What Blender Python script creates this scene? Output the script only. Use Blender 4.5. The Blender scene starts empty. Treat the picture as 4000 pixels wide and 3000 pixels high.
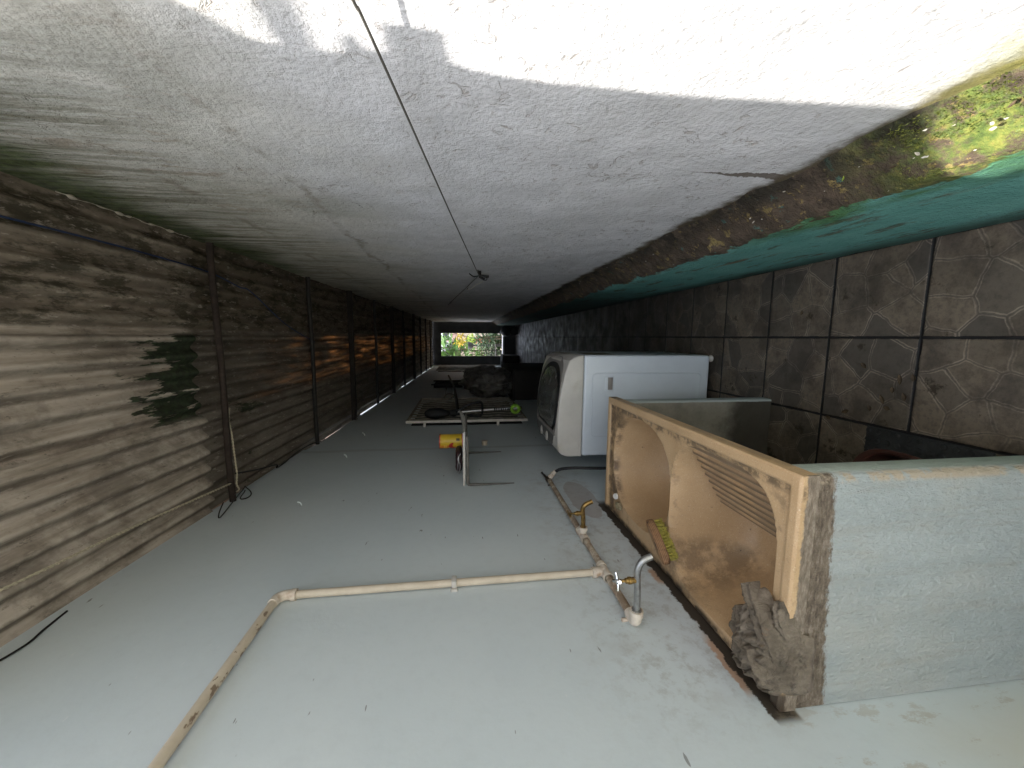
import bpy, bmesh, math, random
import numpy as np
from mathutils import Vector, Matrix, noise as mn
from math import sin, cos, pi, radians, sqrt

sc = bpy.context.scene
COL = sc.collection
random.seed(7)

# ------------------------------------------------------------------ node helper
class NT:
    def __init__(s, name):
        s.mt = bpy.data.materials.new(name); s.mt.use_nodes = True
        s.t = s.mt.node_tree; s.N = s.t.nodes; s.L = s.t.links
        s.N.clear()
        s.out = s.N.new('ShaderNodeOutputMaterial')
        s.b = s.N.new('ShaderNodeBsdfPrincipled')
        s.L.new(s.b.outputs[0], s.out.inputs[0])
        s._p = None
    def new(s, t, **k):
        n = s.N.new(t)
        for a, b in k.items(): setattr(n, a, b)
        return n
    def put(s, sock, v):
        if v is None: return
        if isinstance(v, bpy.types.NodeSocket): s.L.new(v, sock)
        elif isinstance(v, (tuple, list)):
            sock.default_value = (*v, 1) if len(v) == 3 and sock.type == 'RGBA' else v
        elif sock.type == 'RGBA': sock.default_value = (v, v, v, 1)
        elif sock.type == 'VECTOR': sock.default_value = (v, v, v)
        else: sock.default_value = v
    def pos(s):
        if not s._p: s._p = s.new('ShaderNodeNewGeometry').outputs['Position']
        return s._p
    def obj(s): return s.new('ShaderNodeTexCoord').outputs['Object']
    def nrm(s): return s.new('ShaderNodeNewGeometry').outputs['Normal']
    def sep(s, v):
        n = s.new('ShaderNodeSeparateXYZ'); s.L.new(v, n.inputs[0]); return n.outputs
    def comb(s, x, y, z):
        n = s.new('ShaderNodeCombineXYZ')
        for i, v in enumerate((x, y, z)): s.put(n.inputs[i], v)
        return n.outputs[0]
    def vm(s, op, a, b):
        n = s.new('ShaderNodeVectorMath', operation=op); s.put(n.inputs[0], a); s.put(n.inputs[1], b); return n.outputs[0]
    def sc(s, v, k): return s.vm('MULTIPLY', v, k)
    def m(s, op, a, b=None, c=None):
        n = s.new('ShaderNodeMath', operation=op); s.put(n.inputs[0], a); s.put(n.inputs[1], b); s.put(n.inputs[2], c); return n.outputs[0]
    def noise(s, v, scale, detail=4, rough=.55, dist=0, col=False):
        n = s.new('ShaderNodeTexNoise'); s.L.new(v, n.inputs['Vector'])
        n.inputs['Scale'].default_value = scale; n.inputs['Detail'].default_value = detail
        n.inputs['Roughness'].default_value = rough; n.inputs['Distortion'].default_value = dist
        return n.outputs['Color' if col else 'Fac']
    def vor(s, v, scale, feature='F1', out='Distance', dim='3D', rand=1):
        n = s.new('ShaderNodeTexVoronoi', feature=feature, voronoi_dimensions=dim)
        s.L.new(v, n.inputs['Vector']); n.inputs['Scale'].default_value = scale; n.inputs['Randomness'].default_value = rand
        return n.outputs[out]
    def sm(s, v, a, b, lo=0., hi=1.):
        n = s.new('ShaderNodeMapRange', interpolation_type='SMOOTHSTEP')
        s.put(n.inputs['Value'], v)
        if a <= b: vals = (a, b, lo, hi)
        else: vals = (b, a, hi, lo)
        for i, x in zip((1, 2, 3, 4), vals): n.inputs[i].default_value = x
        return n.outputs[0]
    def mix(s, f, a, b, blend='MIX'):
        n = s.new('ShaderNodeMix', data_type='RGBA', blend_type=blend)
        s.put(n.inputs[0], f); s.put(n.inputs[6], a); s.put(n.inputs[7], b); return n.outputs[2]
    def ramp(s, f, st):
        n = s.new('ShaderNodeValToRGB'); s.L.new(f, n.inputs[0]); e = n.color_ramp.elements
        while len(e) < len(st): e.new(.5)
        for i, (p, c) in enumerate(st):
            e[i].position = p; e[i].color = (*c, 1) if len(c) == 3 else c
        return n.outputs[0]
    def bump(s, h, strength=.5, dist=.01, prev=None):
        n = s.new('ShaderNodeBump'); s.put(n.inputs['Height'], h)
        n.inputs['Strength'].default_value = strength; n.inputs['Distance'].default_value = dist
        if prev: s.L.new(prev, n.inputs['Normal'])
        return n.outputs[0]
    def done(s, col=None, rough=.7, normal=None, metal=0, spec=.4, **kw):
        s.put(s.b.inputs['Base Color'], col); s.put(s.b.inputs['Roughness'], rough)
        if normal is not None: s.L.new(normal, s.b.inputs['Normal'])
        s.put(s.b.inputs['Metallic'], metal); s.put(s.b.inputs['Specular IOR Level'], spec)
        for k, v in kw.items(): s.put(s.b.inputs[k], v)
        return s.mt
    def mul(s, *a):
        r = a[0]
        for x in a[1:]: r = s.m('MULTIPLY', r, x)
        return r
    def mx(s, a, b): return s.m('MAXIMUM', a, b)

M = {}
def simple(name, col, rough=.6, metal=0, var=.25, scale=25, bump=.15, spec=.4, dirt=None, obj=False):
    n = NT(name); p = n.obj() if obj else n.pos()
    f = n.noise(p, scale, 5, .6)
    dark = tuple(c * (1 - var) for c in col); lite = tuple(min(1, c * (1 + var * .6)) for c in col)
    c = n.ramp(f, [(.3, dark), (.7, lite)])
    if dirt: c = n.mix(n.sm(n.noise(p, scale * .45, 6, .65), .52, .7), c, dirt)
    M[name] = n.done(c, rough, n.bump(n.noise(p, scale * 4, 4), bump, .003), metal, spec)
    return M[name]

# ---- rough white boundary wall
n = NT('rough_white_plaster'); P = n.pos(); X, Y, Z = n.sep(P)
fine = n.noise(P, 70, 6, .65); lump = n.noise(P, 22, 5, .6, .6); big = n.noise(P, 3, 5, .6)
flick = n.vor(n.vm('ADD', P, n.sc(n.noise(P, 18, 3, col=True), (.05, .05, .05))), 28)
c = n.ramp(n.noise(P, 9, 6, .65), [(.3, (.50, .495, .50)), (.7, (.63, .62, .63))])
beige = n.sm(n.m('ADD', Z, n.m('MULTIPLY', big, .8)), 1.95, 2.75)
c = n.mix(beige, c, n.ramp(n.noise(P, 14, 6, .7), [(.3, (.40, .375, .315)), (.7, (.56, .53, .46))]))
pits = n.mul(n.sm(n.noise(n.vm('ADD', P, n.sc(n.noise(P, 7, 4, col=True), (.12, .12, .12))), 26, 6, .7, .8), .56, .68), n.sm(n.noise(P, 2.6, 5, .7), .4, .62))
c = n.mix(n.m('MULTIPLY', pits, .55), c, (.33, .265, .21))  # brown specks in the pits, also standing in for their missing shade
flk = n.sm(n.noise(n.sc(P, (1, .5, 1.2)), 48, 3, .6, 1.2), .66, .72)
c = n.mix(n.m('MULTIPLY', flk, .5), c, (.22, .18, .14))
gr = n.mul(n.sm(n.noise(n.sc(P, (1, 1, .45)), 3.0, 4, .6), .5, .68), n.sm(Z, 1.6, 2.1))
c = n.mix(n.m('MULTIPLY', gr, .6), c, (.27, .265, .225))
# run-off streaks under the roof, algae
wp_ = n.vm('ADD', P, n.sc(n.noise(P, 5, 3, col=True), (.02, .04, .02)))
streak = n.mx(n.sm(n.noise(n.sc(wp_, (1, 1, .05)), 30, 4, .7), .47, .60), n.m('MULTIPLY', n.sm(n.noise(n.sc(wp_, (1, 1, .05)), 75, 3, .6), .5, .62), .7))
topm = n.sm(n.m('ADD', Z, n.m('MULTIPLY', n.noise(n.sc(P, (1, 1, .2)), 3.5, 5, .7), .8)), 2.38, 3.05)
c = n.mix(n.mul(streak, topm, .92), c, (.135, .125, .08))
br = n.mul(n.sm(n.noise(n.vm('ADD', n.sc(P, (1, 1.6, .8)), (4, 4, 4)), 4.5, 7, .75), .54, .64), n.sm(Z, 1.95, 2.2), n.sm(Y, 2.2, 1.1))
c = n.mix(n.m('MULTIPLY', br, .6), c, (.25, .19, .13))
alg = n.mul(n.sm(n.m('ADD', Z, n.m('MULTIPLY', n.noise(n.sc(P, (1, 1, .3)), 6, 5, .7), .55)), 2.78, 3.0), n.sm(Y, 3.6, 2.4))
c = n.mix(n.m('MULTIPLY', alg, .85), c, n.ramp(n.noise(P, 40, 4), [(.3, (.02, .03, .012)), (.7, (.09, .12, .035))]))
# horizontal stain lines at the render joints
for zz, w in ((2.02, .014), (2.36, .014)):
    d = n.m('ABSOLUTE', n.m('SUBTRACT', n.m('ADD', Z, n.m('MULTIPLY', n.m('SUBTRACT', n.noise(P, 3.5, 5, .7), .5), .16)), zz))
    c = n.mix(n.mul(n.sm(d, w * 1.8, 0), n.sm(n.noise(P, 5, 5, .7), .40, .60), .65), c, (.22, .185, .14))
# crack rising from the ledge
d = n.m('ABSOLUTE', n.m('SUBTRACT', n.m('ADD', Y, n.m('MULTIPLY', n.m('SUBTRACT', n.noise(P, 14, 5, .7), .5), .07)), .985))
cw = n.sm(Z, 1.0, .70, .001, .013)
ck = n.mul(n.m('LESS_THAN', d, cw), n.sm(Z, 1.02, .92))
c = n.mix(n.m('MULTIPLY', ck, .85), c, (.09, .065, .045))
# damp foot and moss
foot = n.sm(n.m('ADD', Z, n.m('MULTIPLY', n.noise(P, 12, 5, .7), .10)), .79, .74)
c = n.mix(foot, c, (.10, .08, .05))
gm = n.mul(n.sm(n.m('ADD', Z, n.m('MULTIPLY', n.noise(P, 6, 5, .7), .28)), 1.0, .80), n.sm(Y, .80, .45))
c = n.mix(n.m('MULTIPLY', gm, .8), c, n.ramp(n.noise(P, 25, 5), [(.3, (.16, .17, .03)), (.7, (.36, .33, .10))]))
h = n.m('ADD', n.m('MULTIPLY', fine, .8), n.m('ADD', n.m('MULTIPLY', lump, .5), n.m('MULTIPLY', pits, -.5)))
M['white'] = n.done(c, .9, n.bump(h, .7, .009), spec=.2)

# ---- smooth grey-blue house wall
n = NT('pale_grey_wall_paint'); P = n.pos(); X, Y, Z = n.sep(P)
c = n.ramp(n.noise(P, 1.6, 5, .6), [(.3, (.535, .595, .615)), (.7, (.59, .64, .65))])
c = n.mix(n.sm(n.noise(P, 30, 5, .7), .45, .75, 0, .08), c, (.33, .345, .34))
c = n.mix(n.mul(n.sm(n.noise(n.sc(P, (1, .25, 1)), 60, 2, .5), .75, .77), .75), c, (.16, .16, .15))
c = n.mix(n.mul(n.sm(n.noise(n.vm('ADD', n.sc(P, (1, .5, 1.6)), (3, 5, 1)), 45, 2, .5), .755, .775), .5), c, (.66, .68, .68))
# splash dirt near the taps
near = n.mul(n.sm(Z, 1.32, 1.02), n.sm(Z, .80, .86), n.sm(Y, .55, .85), n.sm(Y, 2.6, 2.0))
sp = n.sm(n.noise(P, 24, 7, .75), .47, .66)
c = n.mix(n.mul(near, sp, .5), c, (.32, .31, .28))
c = n.mix(n.mul(near, n.sm(n.noise(P, 7, 4, .6), .5, .7), .35), c, (.36, .34, .30))
# damp pinkish patch by the hose valve
dp = n.sm(n.m('ADD', n.m('POWER', n.m('DIVIDE', n.m('SUBTRACT', Y, 1.88), .25), 2), n.m('ADD', n.m('POWER', n.m('DIVIDE', n.m('SUBTRACT', Z, .93), .075), 2), n.m('MULTIPLY', n.noise(P, 9, 4), .7))), 1.3, 1.2)
c = n.mix(n.m('MULTIPLY', dp, .6), c, (.36, .31, .28))
# exposed orange render just over the sink
ln = n.m('ADD', Z, n.m('MULTIPLY', n.m('SUBTRACT', n.noise(P, 22, 6, .7), .5), .05))
orr = n.mul(n.sm(ln, .892, .884), n.sm(n.noise(P, 3.1, 3), .42, .52), n.sm(Y, .72, .76), n.sm(Y, 1.35, 1.28), n.sm(Z, .79, .81))
c = n.mix(n.m('MULTIPLY', orr, .85), c, (.45, .27, .16))
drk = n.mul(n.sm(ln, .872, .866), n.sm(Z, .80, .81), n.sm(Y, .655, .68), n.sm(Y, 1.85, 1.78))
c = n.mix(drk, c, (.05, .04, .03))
# yellowed low part in front of the pier, scuffs
low = n.mul(n.sm(Y, .74, .55), n.sm(n.m('ADD', Z, n.m('MULTIPLY', n.noise(P, 3, 4), .5)), 1.0, .35))
c = n.mix(n.m('MULTIPLY', low, .8), c, (.58, .53, .41))
sc_ = n.mul(n.sm(n.m('ADD', n.noise(n.sc(P, (1, 1, .5)), 16, 6, .75), n.m('MULTIPLY', n.sm(Y, .60, .70), .08)), .60, .68), n.sm(Y, .78, .62), n.sm(Z, 1.0, .75))
c = n.mix(n.m('MULTIPLY', sc_, .45), c, (.36, .29, .20))
# seam down the wall, darker band along it, grime under roof
sd = n.m('ABSOLUTE', n.m('SUBTRACT', n.m('ADD', Y, n.m('MULTIPLY', n.m('SUBTRACT', n.noise(P, 3, 4), .5), .05)), 2.87))
c = n.mix(n.mul(n.sm(sd, .008, .003), n.sm(Z, 1.62, 1.7), .8), c, (.75, .77, .76))
c = n.mix(n.mul(n.sm(sd, .035, .012), .4), c, (.30, .31, .30))
ter = n.mul(n.sm(n.m('ADD', Z, n.m('MULTIPLY', n.noise(P, 10, 4, .6), .06)), 2.775, 2.79), n.sm(Y, 1.7, 2.0))
c = n.mix(n.m('MULTIPLY', ter, .8), c, (.40, .20, .10))
h = n.m('ADD', n.m('MULTIPLY', n.noise(P, 90, 3), .3), n.noise(P, 12, 5, .6))
M['house'] = n.done(c, .62, n.bump(h, .14, .006), spec=.3)

# ---- fibre cement roof
def roofmat(name, trans):
    n = NT(name); P = n.pos(); X, Y, Z = n.sep(P)
    lon = n.sc(P, (1, .10, 1))
    base = n.ramp(n.noise(lon, 26, 6, .65), [(.28, (.20, .17, .135)), (.5, (.37, .315, .255)), (.72, (.56, .50, .42))])
    rnd = n.new('ShaderNodeObjectInfo').outputs['Random']
    base = n.mix(n.sm(n.noise(n.vm('ADD', n.sc(P, (1, .22, 1)), n.comb(n.m('MULTIPLY', rnd, 9), 0, 0)), 9, 5, .65), .42, .62, 0, .75), base, (.54, .475, .395))
    ph = n.m('SINE', n.m('MULTIPLY', n.m('ADD', n.m('SUBTRACT', X, .02), n.m('MULTIPLY', n.m('SUBTRACT', n.noise(n.sc(P, (1, .5, 1)), 6, 4), .5), .012)), 2 * pi / .0762))
    base = n.mix(n.m('MULTIPLY', n.sm(ph, -.2, 1.0), n.sm(n.noise(n.sc(P, (1, .35, 1)), 9, 5, .7), .36, .66, .30, .78)), base, (.10, .08, .06))  # one flank of each corrugation darkened, its shade put into the colour
    base = n.mix(n.sm(n.noise(n.vm('ADD', n.sc(P, (1, .10, 1)), (3, 1, 7)), 15, 5, .7), .50, .66, 0, .40), base, (.10, .082, .062))
    base = n.mix(n.sm(n.noise(n.sc(P, (1, .5, 1)), 42, 5, .8), .58, .68, 0, .55), base, (.06, .05, .038))
    base = n.mix(n.sm(Y, 1.88, 1.95, 0, .62), base, (.065, .055, .042))
    base = n.mix(n.mul(n.sm(X, .02, .03), .55), base, (.115, .09, .06))
    base = n.mix(n.sm(n.noise(P, 5, 6, .7), .45, .62, 0, .5), base, (.11, .09, .07))
    rt = n.mul(n.sm(X, .0, .05), n.sm(n.noise(n.sc(P, (1, .35, 1)), 16, 6, .75), .46, .60))
    base = n.mix(n.m('MULTIPLY', rt, .85), base, (.045, .040, .026))
    base = n.mix(n.mul(n.sm(n.noise(n.sc(P, (1, .3, 1)), 55, 4, .7), .58, .68), .6), base, (.42, .37, .31))
    # green algae near the lap of the first two rows
    q = n.m('ADD', Y, n.m('MULTIPLY', n.noise(n.sc(P, (1, .16, 1)), 15, 5, .65), 1.25))
    mo = n.mul(n.sm(q, 2.36, 2.40), n.sm(Y, 1.935, 1.925), n.sm(X, .02, -.01), n.sm(X, -.40, -.36))
    mo2 = n.mul(n.sm(n.noise(n.sc(P, (1, .3, 1)), 6, 6, .75), .60, .68), n.sm(Y, 2.9, 2.2), .9)
    ms = n.mx(mo, mo2)
    base = n.mix(n.m('MULTIPLY', ms, .93), base, n.ramp(n.noise(P, 45, 4), [(.35, (.008, .014, .008)), (.75, (.03, .055, .022))]))
    nb = n.bump(n.noise(P, 60, 5, .7), .4, .006)
    n.done(base, .92, nb, spec=.15)
    if trans:
        tr = n.new('ShaderNodeBsdfTranslucent')
        st = n.ramp(n.noise(n.sc(P, (1, .06, 1)), 38, 5, .7), [(.46, (.0, .0, .0)), (.60, (.62, .40, .22))])  # warm see-through streaks stand in for rippling light on the ceiling
        far = n.mul(n.sm(Y, 2.0, 3.2), n.sm(n.noise(P, 2.3, 4, .6), .3, .6))
        col = n.mix(far, (0, 0, 0), st)
        n.L.new(col, tr.inputs[0])
        ms_ = n.new('ShaderNodeMixShader'); ms_.inputs[0].default_value = trans
        n.L.new(n.b.outputs[0], ms_.inputs[1]); n.L.new(tr.outputs[0], ms_.inputs[2]); n.L.new(ms_.outputs[0], n.out.inputs[0])
    return n.mt
M['roof'] = roofmat('weathered_fibre_cement', 0)
M['roof_glow_streaks'] = roofmat('sheet_with_glow_streaks', .24)

# ---- teal plinth with mossy sloping top
n = NT('teal_plinth'); P = n.pos(); X, Y, Z = n.sep(P)
teal = n.ramp(n.noise(P, 7, 6, .65), [(.3, (.11, .31, .27)), (.7, (.17, .41, .36))])
teal = n.mix(n.mul(n.sm(n.noise(n.sc(P, (1, .3, 1)), 14, 6, .75), .55, .64), .85), teal, n.ramp(n.noise(P, 30, 4), [(.3, (.03, .06, .025)), (.7, (.16, .13, .09))]))
teal = n.mix(n.mul(n.sm(n.noise(n.sc(P, (1, .2, 1)), 8, 4, .6), .54, .62), n.sm(Z, .12, .25), n.sm(Z, .5, .3), .8), teal, (.20, .15, .09))
teal = n.mix(n.mul(n.sm(Z, .16, .02), .8), teal, (.02, .03, .02))
teal = n.mix(n.mul(n.sm(n.m('ADD', Y, n.m('MULTIPLY', n.noise(P, 3, 5, .7), 1.5)), 2.9, 4.4), .85), teal, (.025, .035, .03))  # shade of the deep passage mixed into the teal colour
lip = n.m('ADD', Z, n.m('MULTIPLY', n.m('SUBTRACT', n.noise(n.sc(P, (1, .45, 1)), 13, 6, .7), .5), .17))
# ledge: brown mortar, lichen, moss
led = n.ramp(n.noise(P, 16, 6, .7), [(.28, (.035, .026, .018)), (.5, (.082, .060, .042)), (.72, (.135, .10, .07))])
led = n.mix(n.sm(n.noise(P, 24, 6, .75), .575, .61), led, n.ramp(n.noise(P, 60, 3), [(.3, (.16, .12, .045)), (.7, (.30, .225, .09))]))
led = n.mix(n.mul(n.sm(n.noise(n.vm('ADD', P, (4, 2, 1)), 13, 5, .7), .63, .66), .7), led, (.07, .17, .15))
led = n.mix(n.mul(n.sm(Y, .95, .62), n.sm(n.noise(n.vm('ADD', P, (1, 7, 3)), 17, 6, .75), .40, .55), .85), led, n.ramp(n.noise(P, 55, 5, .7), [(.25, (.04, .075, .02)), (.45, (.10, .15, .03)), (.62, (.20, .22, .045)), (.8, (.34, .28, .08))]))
led = n.mix(n.mul(n.sm(Z, .62, .69), n.sm(n.noise(P, 9, 5, .7), .4, .55), .8), led, (.016, .015, .010))
led = n.mix(n.sm(n.noise(n.sc(P, (1, .4, 1)), 90, 2, .4), .74, .77), led, (.62, .58, .50))
c = n.mix(n.sm(lip, .548, .556), teal, led)
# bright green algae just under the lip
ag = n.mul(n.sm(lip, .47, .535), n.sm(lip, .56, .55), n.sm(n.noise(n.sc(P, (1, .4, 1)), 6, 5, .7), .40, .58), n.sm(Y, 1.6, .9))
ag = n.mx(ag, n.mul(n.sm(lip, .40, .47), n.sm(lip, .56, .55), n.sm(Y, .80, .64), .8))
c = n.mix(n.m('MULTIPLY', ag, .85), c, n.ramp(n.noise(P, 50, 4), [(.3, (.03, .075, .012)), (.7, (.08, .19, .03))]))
h = n.m('ADD', n.noise(P, 35, 6, .7), n.m('MULTIPLY', n.noise(P, 120, 3), .4))
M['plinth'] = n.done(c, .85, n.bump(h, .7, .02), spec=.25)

# ---- floor tiles printed with crazy paving
n = NT('stone_print_tiles'); P = n.pos(); X, Y, Z = n.sep(P)
T = .3325
u = n.m('DIVIDE', n.m('SUBTRACT', X, .008), T); v = n.m('DIVIDE', n.m('SUBTRACT', Y, 1.128), T)
iu, iv = n.m('FLOOR', u), n.m('FLOOR', v); fu, fv = n.m('FRACT', u), n.m('FRACT', v)
edge = n.m('MINIMUM', n.m('MINIMUM', fu, n.m('SUBTRACT', 1, fu)), n.m('MINIMUM', fv, n.m('SUBTRACT', 1, fv)))
tc = n.comb(n.m('ADD', n.m('MULTIPLY', fu, T), n.m('MULTIPLY', iu, 7.31)), n.m('ADD', n.m('MULTIPLY', fv, T), n.m('MULTIPLY', iv, 3.77)), 0)
warp = n.vm('ADD', tc, n.sc(n.noise(tc, 12, 3, col=True), (.03, .03, 0)))
de = n.vor(warp, 8.5, 'DISTANCE_TO_EDGE', dim='2D')
cell = n.vor(warp, 8.5, 'F1', 'Color', dim='2D')
cr, cg, cb = n.sep(cell)
stone = n.ramp(cr, [(.1, (.082, .070, .054)), (.45, (.122, .098, .070)), (.8, (.158, .124, .086))])
stone = n.mix(n.sm(n.noise(P, 30, 6, .7), .4, .7, 0, .5), stone, (.10, .083, .064))
j1 = n.mul(n.sm(de, .055, .045), n.sm(de, .016, .026))
c = n.mix(n.m('MULTIPLY', j1, n.sm(n.noise(P, 9, 4), .35, .6, .25, .8)), stone, (.27, .22, .165))
c = n.mix(n.mul(n.sm(de, .018, .006), .5), c, (.10, .085, .065))
c = n.mix(n.sm(n.noise(P, 4.3, 7, .75), .44, .62, 0, .7), c, (.045, .036, .027))
c = n.mix(n.sm(n.noise(P, 60, 5, .75), .45, .7, 0, .35), c, (.03, .025, .02))
c = n.mix(n.mul(n.sm(n.noise(n.vm('ADD', P, (2, 3, 0)), 8, 6, .7), .59, .66), .9), c, (.030, .020, .010))
c = n.mix(n.mul(n.sm(Y, 1.7, 3.4), .72), c, (.012, .011, .010))  # passage shade painted in: tiles darken with depth
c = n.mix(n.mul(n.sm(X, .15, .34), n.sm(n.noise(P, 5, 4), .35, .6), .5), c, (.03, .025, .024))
gw = n.m('ADD', n.m('MULTIPLY', n.noise(P, 14, 6, .75), .036), -.003)
grout = n.m('LESS_THAN', edge, gw)
c = n.mix(grout, c, (.010, .009, .009))
h = n.m('ADD', n.m('MULTIPLY', n.sm(edge, .0, .03), 1.0), n.m('ADD', n.m('MULTIPLY', n.sm(de, 0, .05), .15), n.m('MULTIPLY', n.noise(P, 90, 3), .15)))
M['tile'] = n.done(c, n.sm(n.noise(P, 6, 5), .3, .7, .42, .75), n.bump(h, .5, .006), spec=.35)

# ---- painted pier, bare concrete slab
n = NT('painted_pier_render'); P = n.pos(); X, Y, Z = n.sep(P)
c = n.ramp(n.noise(n.sc(P, (1, 1, .25)), 10, 6, .65), [(.3, (.36, .395, .385)), (.7, (.47, .50, .485))])
c = n.mix(n.sm(n.noise(n.sc(P, (1, 1, .10)), 34, 5, .7), .5, .68, 0, .55), c, (.37, .37, .335))
c = n.mix(n.sm(n.noise(P, 2.5, 4, .6), .42, .7, 0, .55), c, (.47, .445, .38))
bl = n.m('ADD', Z, n.m('ADD', n.m('MULTIPLY', n.m('SUBTRACT', n.noise(n.sc(P, (1, 1, 2)), 24, 6, .75), .5), .05), n.m('MULTIPLY', X, -.055)))
c = n.mix(n.mul(n.sm(bl, .775, .784), n.sm(Y, .72, .70)), c, n.ramp(n.noise(n.sc(P, (1, 1, 3)), 38, 6, .75), [(.28, (.07, .052, .038)), (.5, (.19, .15, .11)), (.7, (.36, .30, .235))]))
strip = n.mul(n.sm(X, -.310, -.298), n.sm(n.m('ADD', Y, n.m('MULTIPLY', n.noise(P, 25, 5, .7), .03)), .728, .712), n.sm(n.noise(P, 12, 5, .7), .42, .52))
c = n.mix(n.m('MULTIPLY', strip, .85), c, (.50, .40, .28))
c = n.mix(n.mul(n.sm(X, -.30, -.285), n.sm(Y, .70, .715), .8), c, (.47, .53, .46))
h = n.m('ADD', n.m('MULTIPLY', n.noise(n.sc(P, (1, 1, .55)), 90, 5, .7), 1), n.m('MULTIPLY', n.noise(n.sc(P, (1, 1, .12)), 30, 4), .9))
M['pier'] = n.done(c, .85, n.bump(h, .9, .016), spec=.25)
n = NT('bare_cement'); P = n.pos(); X, Y, Z = n.sep(P)
c = n.ramp(n.noise(P, 7, 7, .7), [(.3, (.20, .18, .145)), (.7, (.33, .30, .245))])
c = n.mix(n.sm(n.noise(P, 4, 5, .7), .5, .62, 0, .5), c, (.12, .10, .075))
c = n.mix(n.sm(n.m('ADD', Z, n.m('MULTIPLY', n.noise(P, 5, 5, .7), .25)), .40, .28, 0, .85), c, (.05, .042, .033))
c = n.mix(n.sm(n.m('ADD', X, n.m('MULTIPLY', n.noise(P, 30, 4), .006)), -.312, -.308), c, (.42, .46, .44))
M['cement'] = n.done(c, .9, n.bump(n.noise(P, 70, 5, .7), .6, .01), spec=.2)

# ---- sink stone resin
n = NT('beige_speckled_resin'); P = n.pos(); X, Y, Z = n.sep(P)
c = n.ramp(n.noise(P, 5, 5, .6), [(.3, (.44, .29, .15)), (.7, (.55, .375, .21))])
c = n.mix(n.sm(n.noise(P, 260, 3, .7), .55, .72, 0, .6), c, (.66, .55, .40))
c = n.mix(n.sm(n.noise(n.vm('ADD', P, (3, 1, 2)), 230, 3, .7), .58, .72, 0, .55), c, (.22, .14, .08))
gp = n.sm(n.noise(P, 16, 7, .75), .5, .68)
rimz = n.sm(Z, .8465, .8415)
c = n.mix(n.mul(gp, rimz, n.sm(Z, .78, .83), .5), c, (.11, .072, .042))
# washboard grooves darkened; grime: board, near basin floor by the front, back ledge
wb = n.mul(n.sm(Y, .742, .752), n.sm(X, -.54, -.52), n.sm(Y, 1.135, 1.115), n.sm(Z, .838, .828))
wv = n.m('FRACT', n.m('DIVIDE', n.m('SUBTRACT', -.352, X), .0232))
gro = n.mul(wb, n.sm(n.m('ABSOLUTE', n.m('SUBTRACT', wv, .5)), .30, .10))
c = n.mix(n.m('MULTIPLY', gro, .85), c, (.085, .055, .034))
c = n.mix(n.mul(wb, n.sm(n.noise(P, 9, 5, .6), .38, .6), .55), c, (.22, .155, .10))
sl = n.mul(n.sm(n.m('ABSOLUTE', n.m('SUBTRACT', X, -.560)), .07, .015), n.sm(Y, .96, .84), n.sm(n.noise(P, 22, 7, .78), .53, .62), n.sm(Z, .82, .78))
c = n.mix(n.m('MULTIPLY', sl, .3), c, (.13, .075, .04))
sb = n.mul(n.sm(X, -.665, -.72), n.sm(n.m('ABSOLUTE', n.m('SUBTRACT', Y, 1.13)), .17, .04), n.sm(n.noise(P, 15, 6, .7), .36, .58))
c = n.mix(n.m('MULTIPLY', sb, .5), c, (.035, .024, .016))
fc = n.mul(n.sm(Y, 1.55, 1.66), n.sm(n.noise(P, 10, 6, .72), .40, .58), n.sm(Z, .80, .825), rimz)
c = n.mix(n.m('MULTIPLY', fc, .85), c, (.09, .058, .034))
fr = n.mul(n.sm(n.m('ABSOLUTE', n.m('SUBTRACT', X, -.322)), .022, .006), rimz, n.sm(n.noise(P, 28, 6, .7), .42, .58))
c = n.mix(n.m('MULTIPLY', fr, .8), c, (.10, .07, .042))
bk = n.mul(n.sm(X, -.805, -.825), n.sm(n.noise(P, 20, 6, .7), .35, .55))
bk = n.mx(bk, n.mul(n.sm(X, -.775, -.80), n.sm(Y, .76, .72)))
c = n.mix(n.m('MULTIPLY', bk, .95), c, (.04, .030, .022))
c = n.mix(n.mul(n.sm(n.noise(n.vm('ADD', P, (7, 7, 7)), 46, 5, .75), .66, .72), .8), c, (.06, .035, .02))
nf = n.mul(n.sm(Y, .6925, .6895), n.sm(n.m('ADD', Z, n.m('MULTIPLY', n.m('SUBTRACT', n.noise(P, 40, 5, .7), .5), .02)), .838, .833), 1.0)
c = n.mix(nf, c, n.ramp(n.noise(n.sc(P, (1, 1, 3)), 38, 6, .75), [(.28, (.07, .052, .038)), (.5, (.19, .15, .11)), (.7, (.36, .30, .235))]))
M['sink'] = n.done(c, n.sm(n.noise(P, 12, 4), .3, .7, .35, .6), n.bump(n.noise(P, 150, 3), .12, .003), spec=.45)

# ---- simple materials
simple('washer_white', (.62, .66, .685), .28, var=.06, scale=6, bump=.02, spec=.5)
simple('washer_cream', (.56, .525, .465), .38, var=.10, scale=9, bump=.03, dirt=(.44, .39, .32))
simple('washer_taupe', (.25, .225, .20), .42, var=.14, scale=12, bump=.03)
simple('washer_panel', (.105, .098, .088), .5, var=.18, scale=15, bump=.03)
simple('washer_knob', (.46, .43, .37), .4, var=.15, scale=40, bump=.02)
n = NT('dark_glass'); P = n.pos()
c = n.ramp(n.noise(P, 14, 6, .7), [(.4, (.075, .078, .070)), (.72, (.15, .15, .135))])
M['glass'] = n.done(c, n.sm(n.noise(P, 8, 5), .3, .7, .10, .30), spec=.6)
n = NT('dirty_pvc'); P = n.pos(); X, Y, Z = n.sep(P)
c = n.ramp(n.noise(P, 14, 6, .65), [(.3, (.45, .38, .285)), (.7, (.57, .50, .395))])
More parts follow.
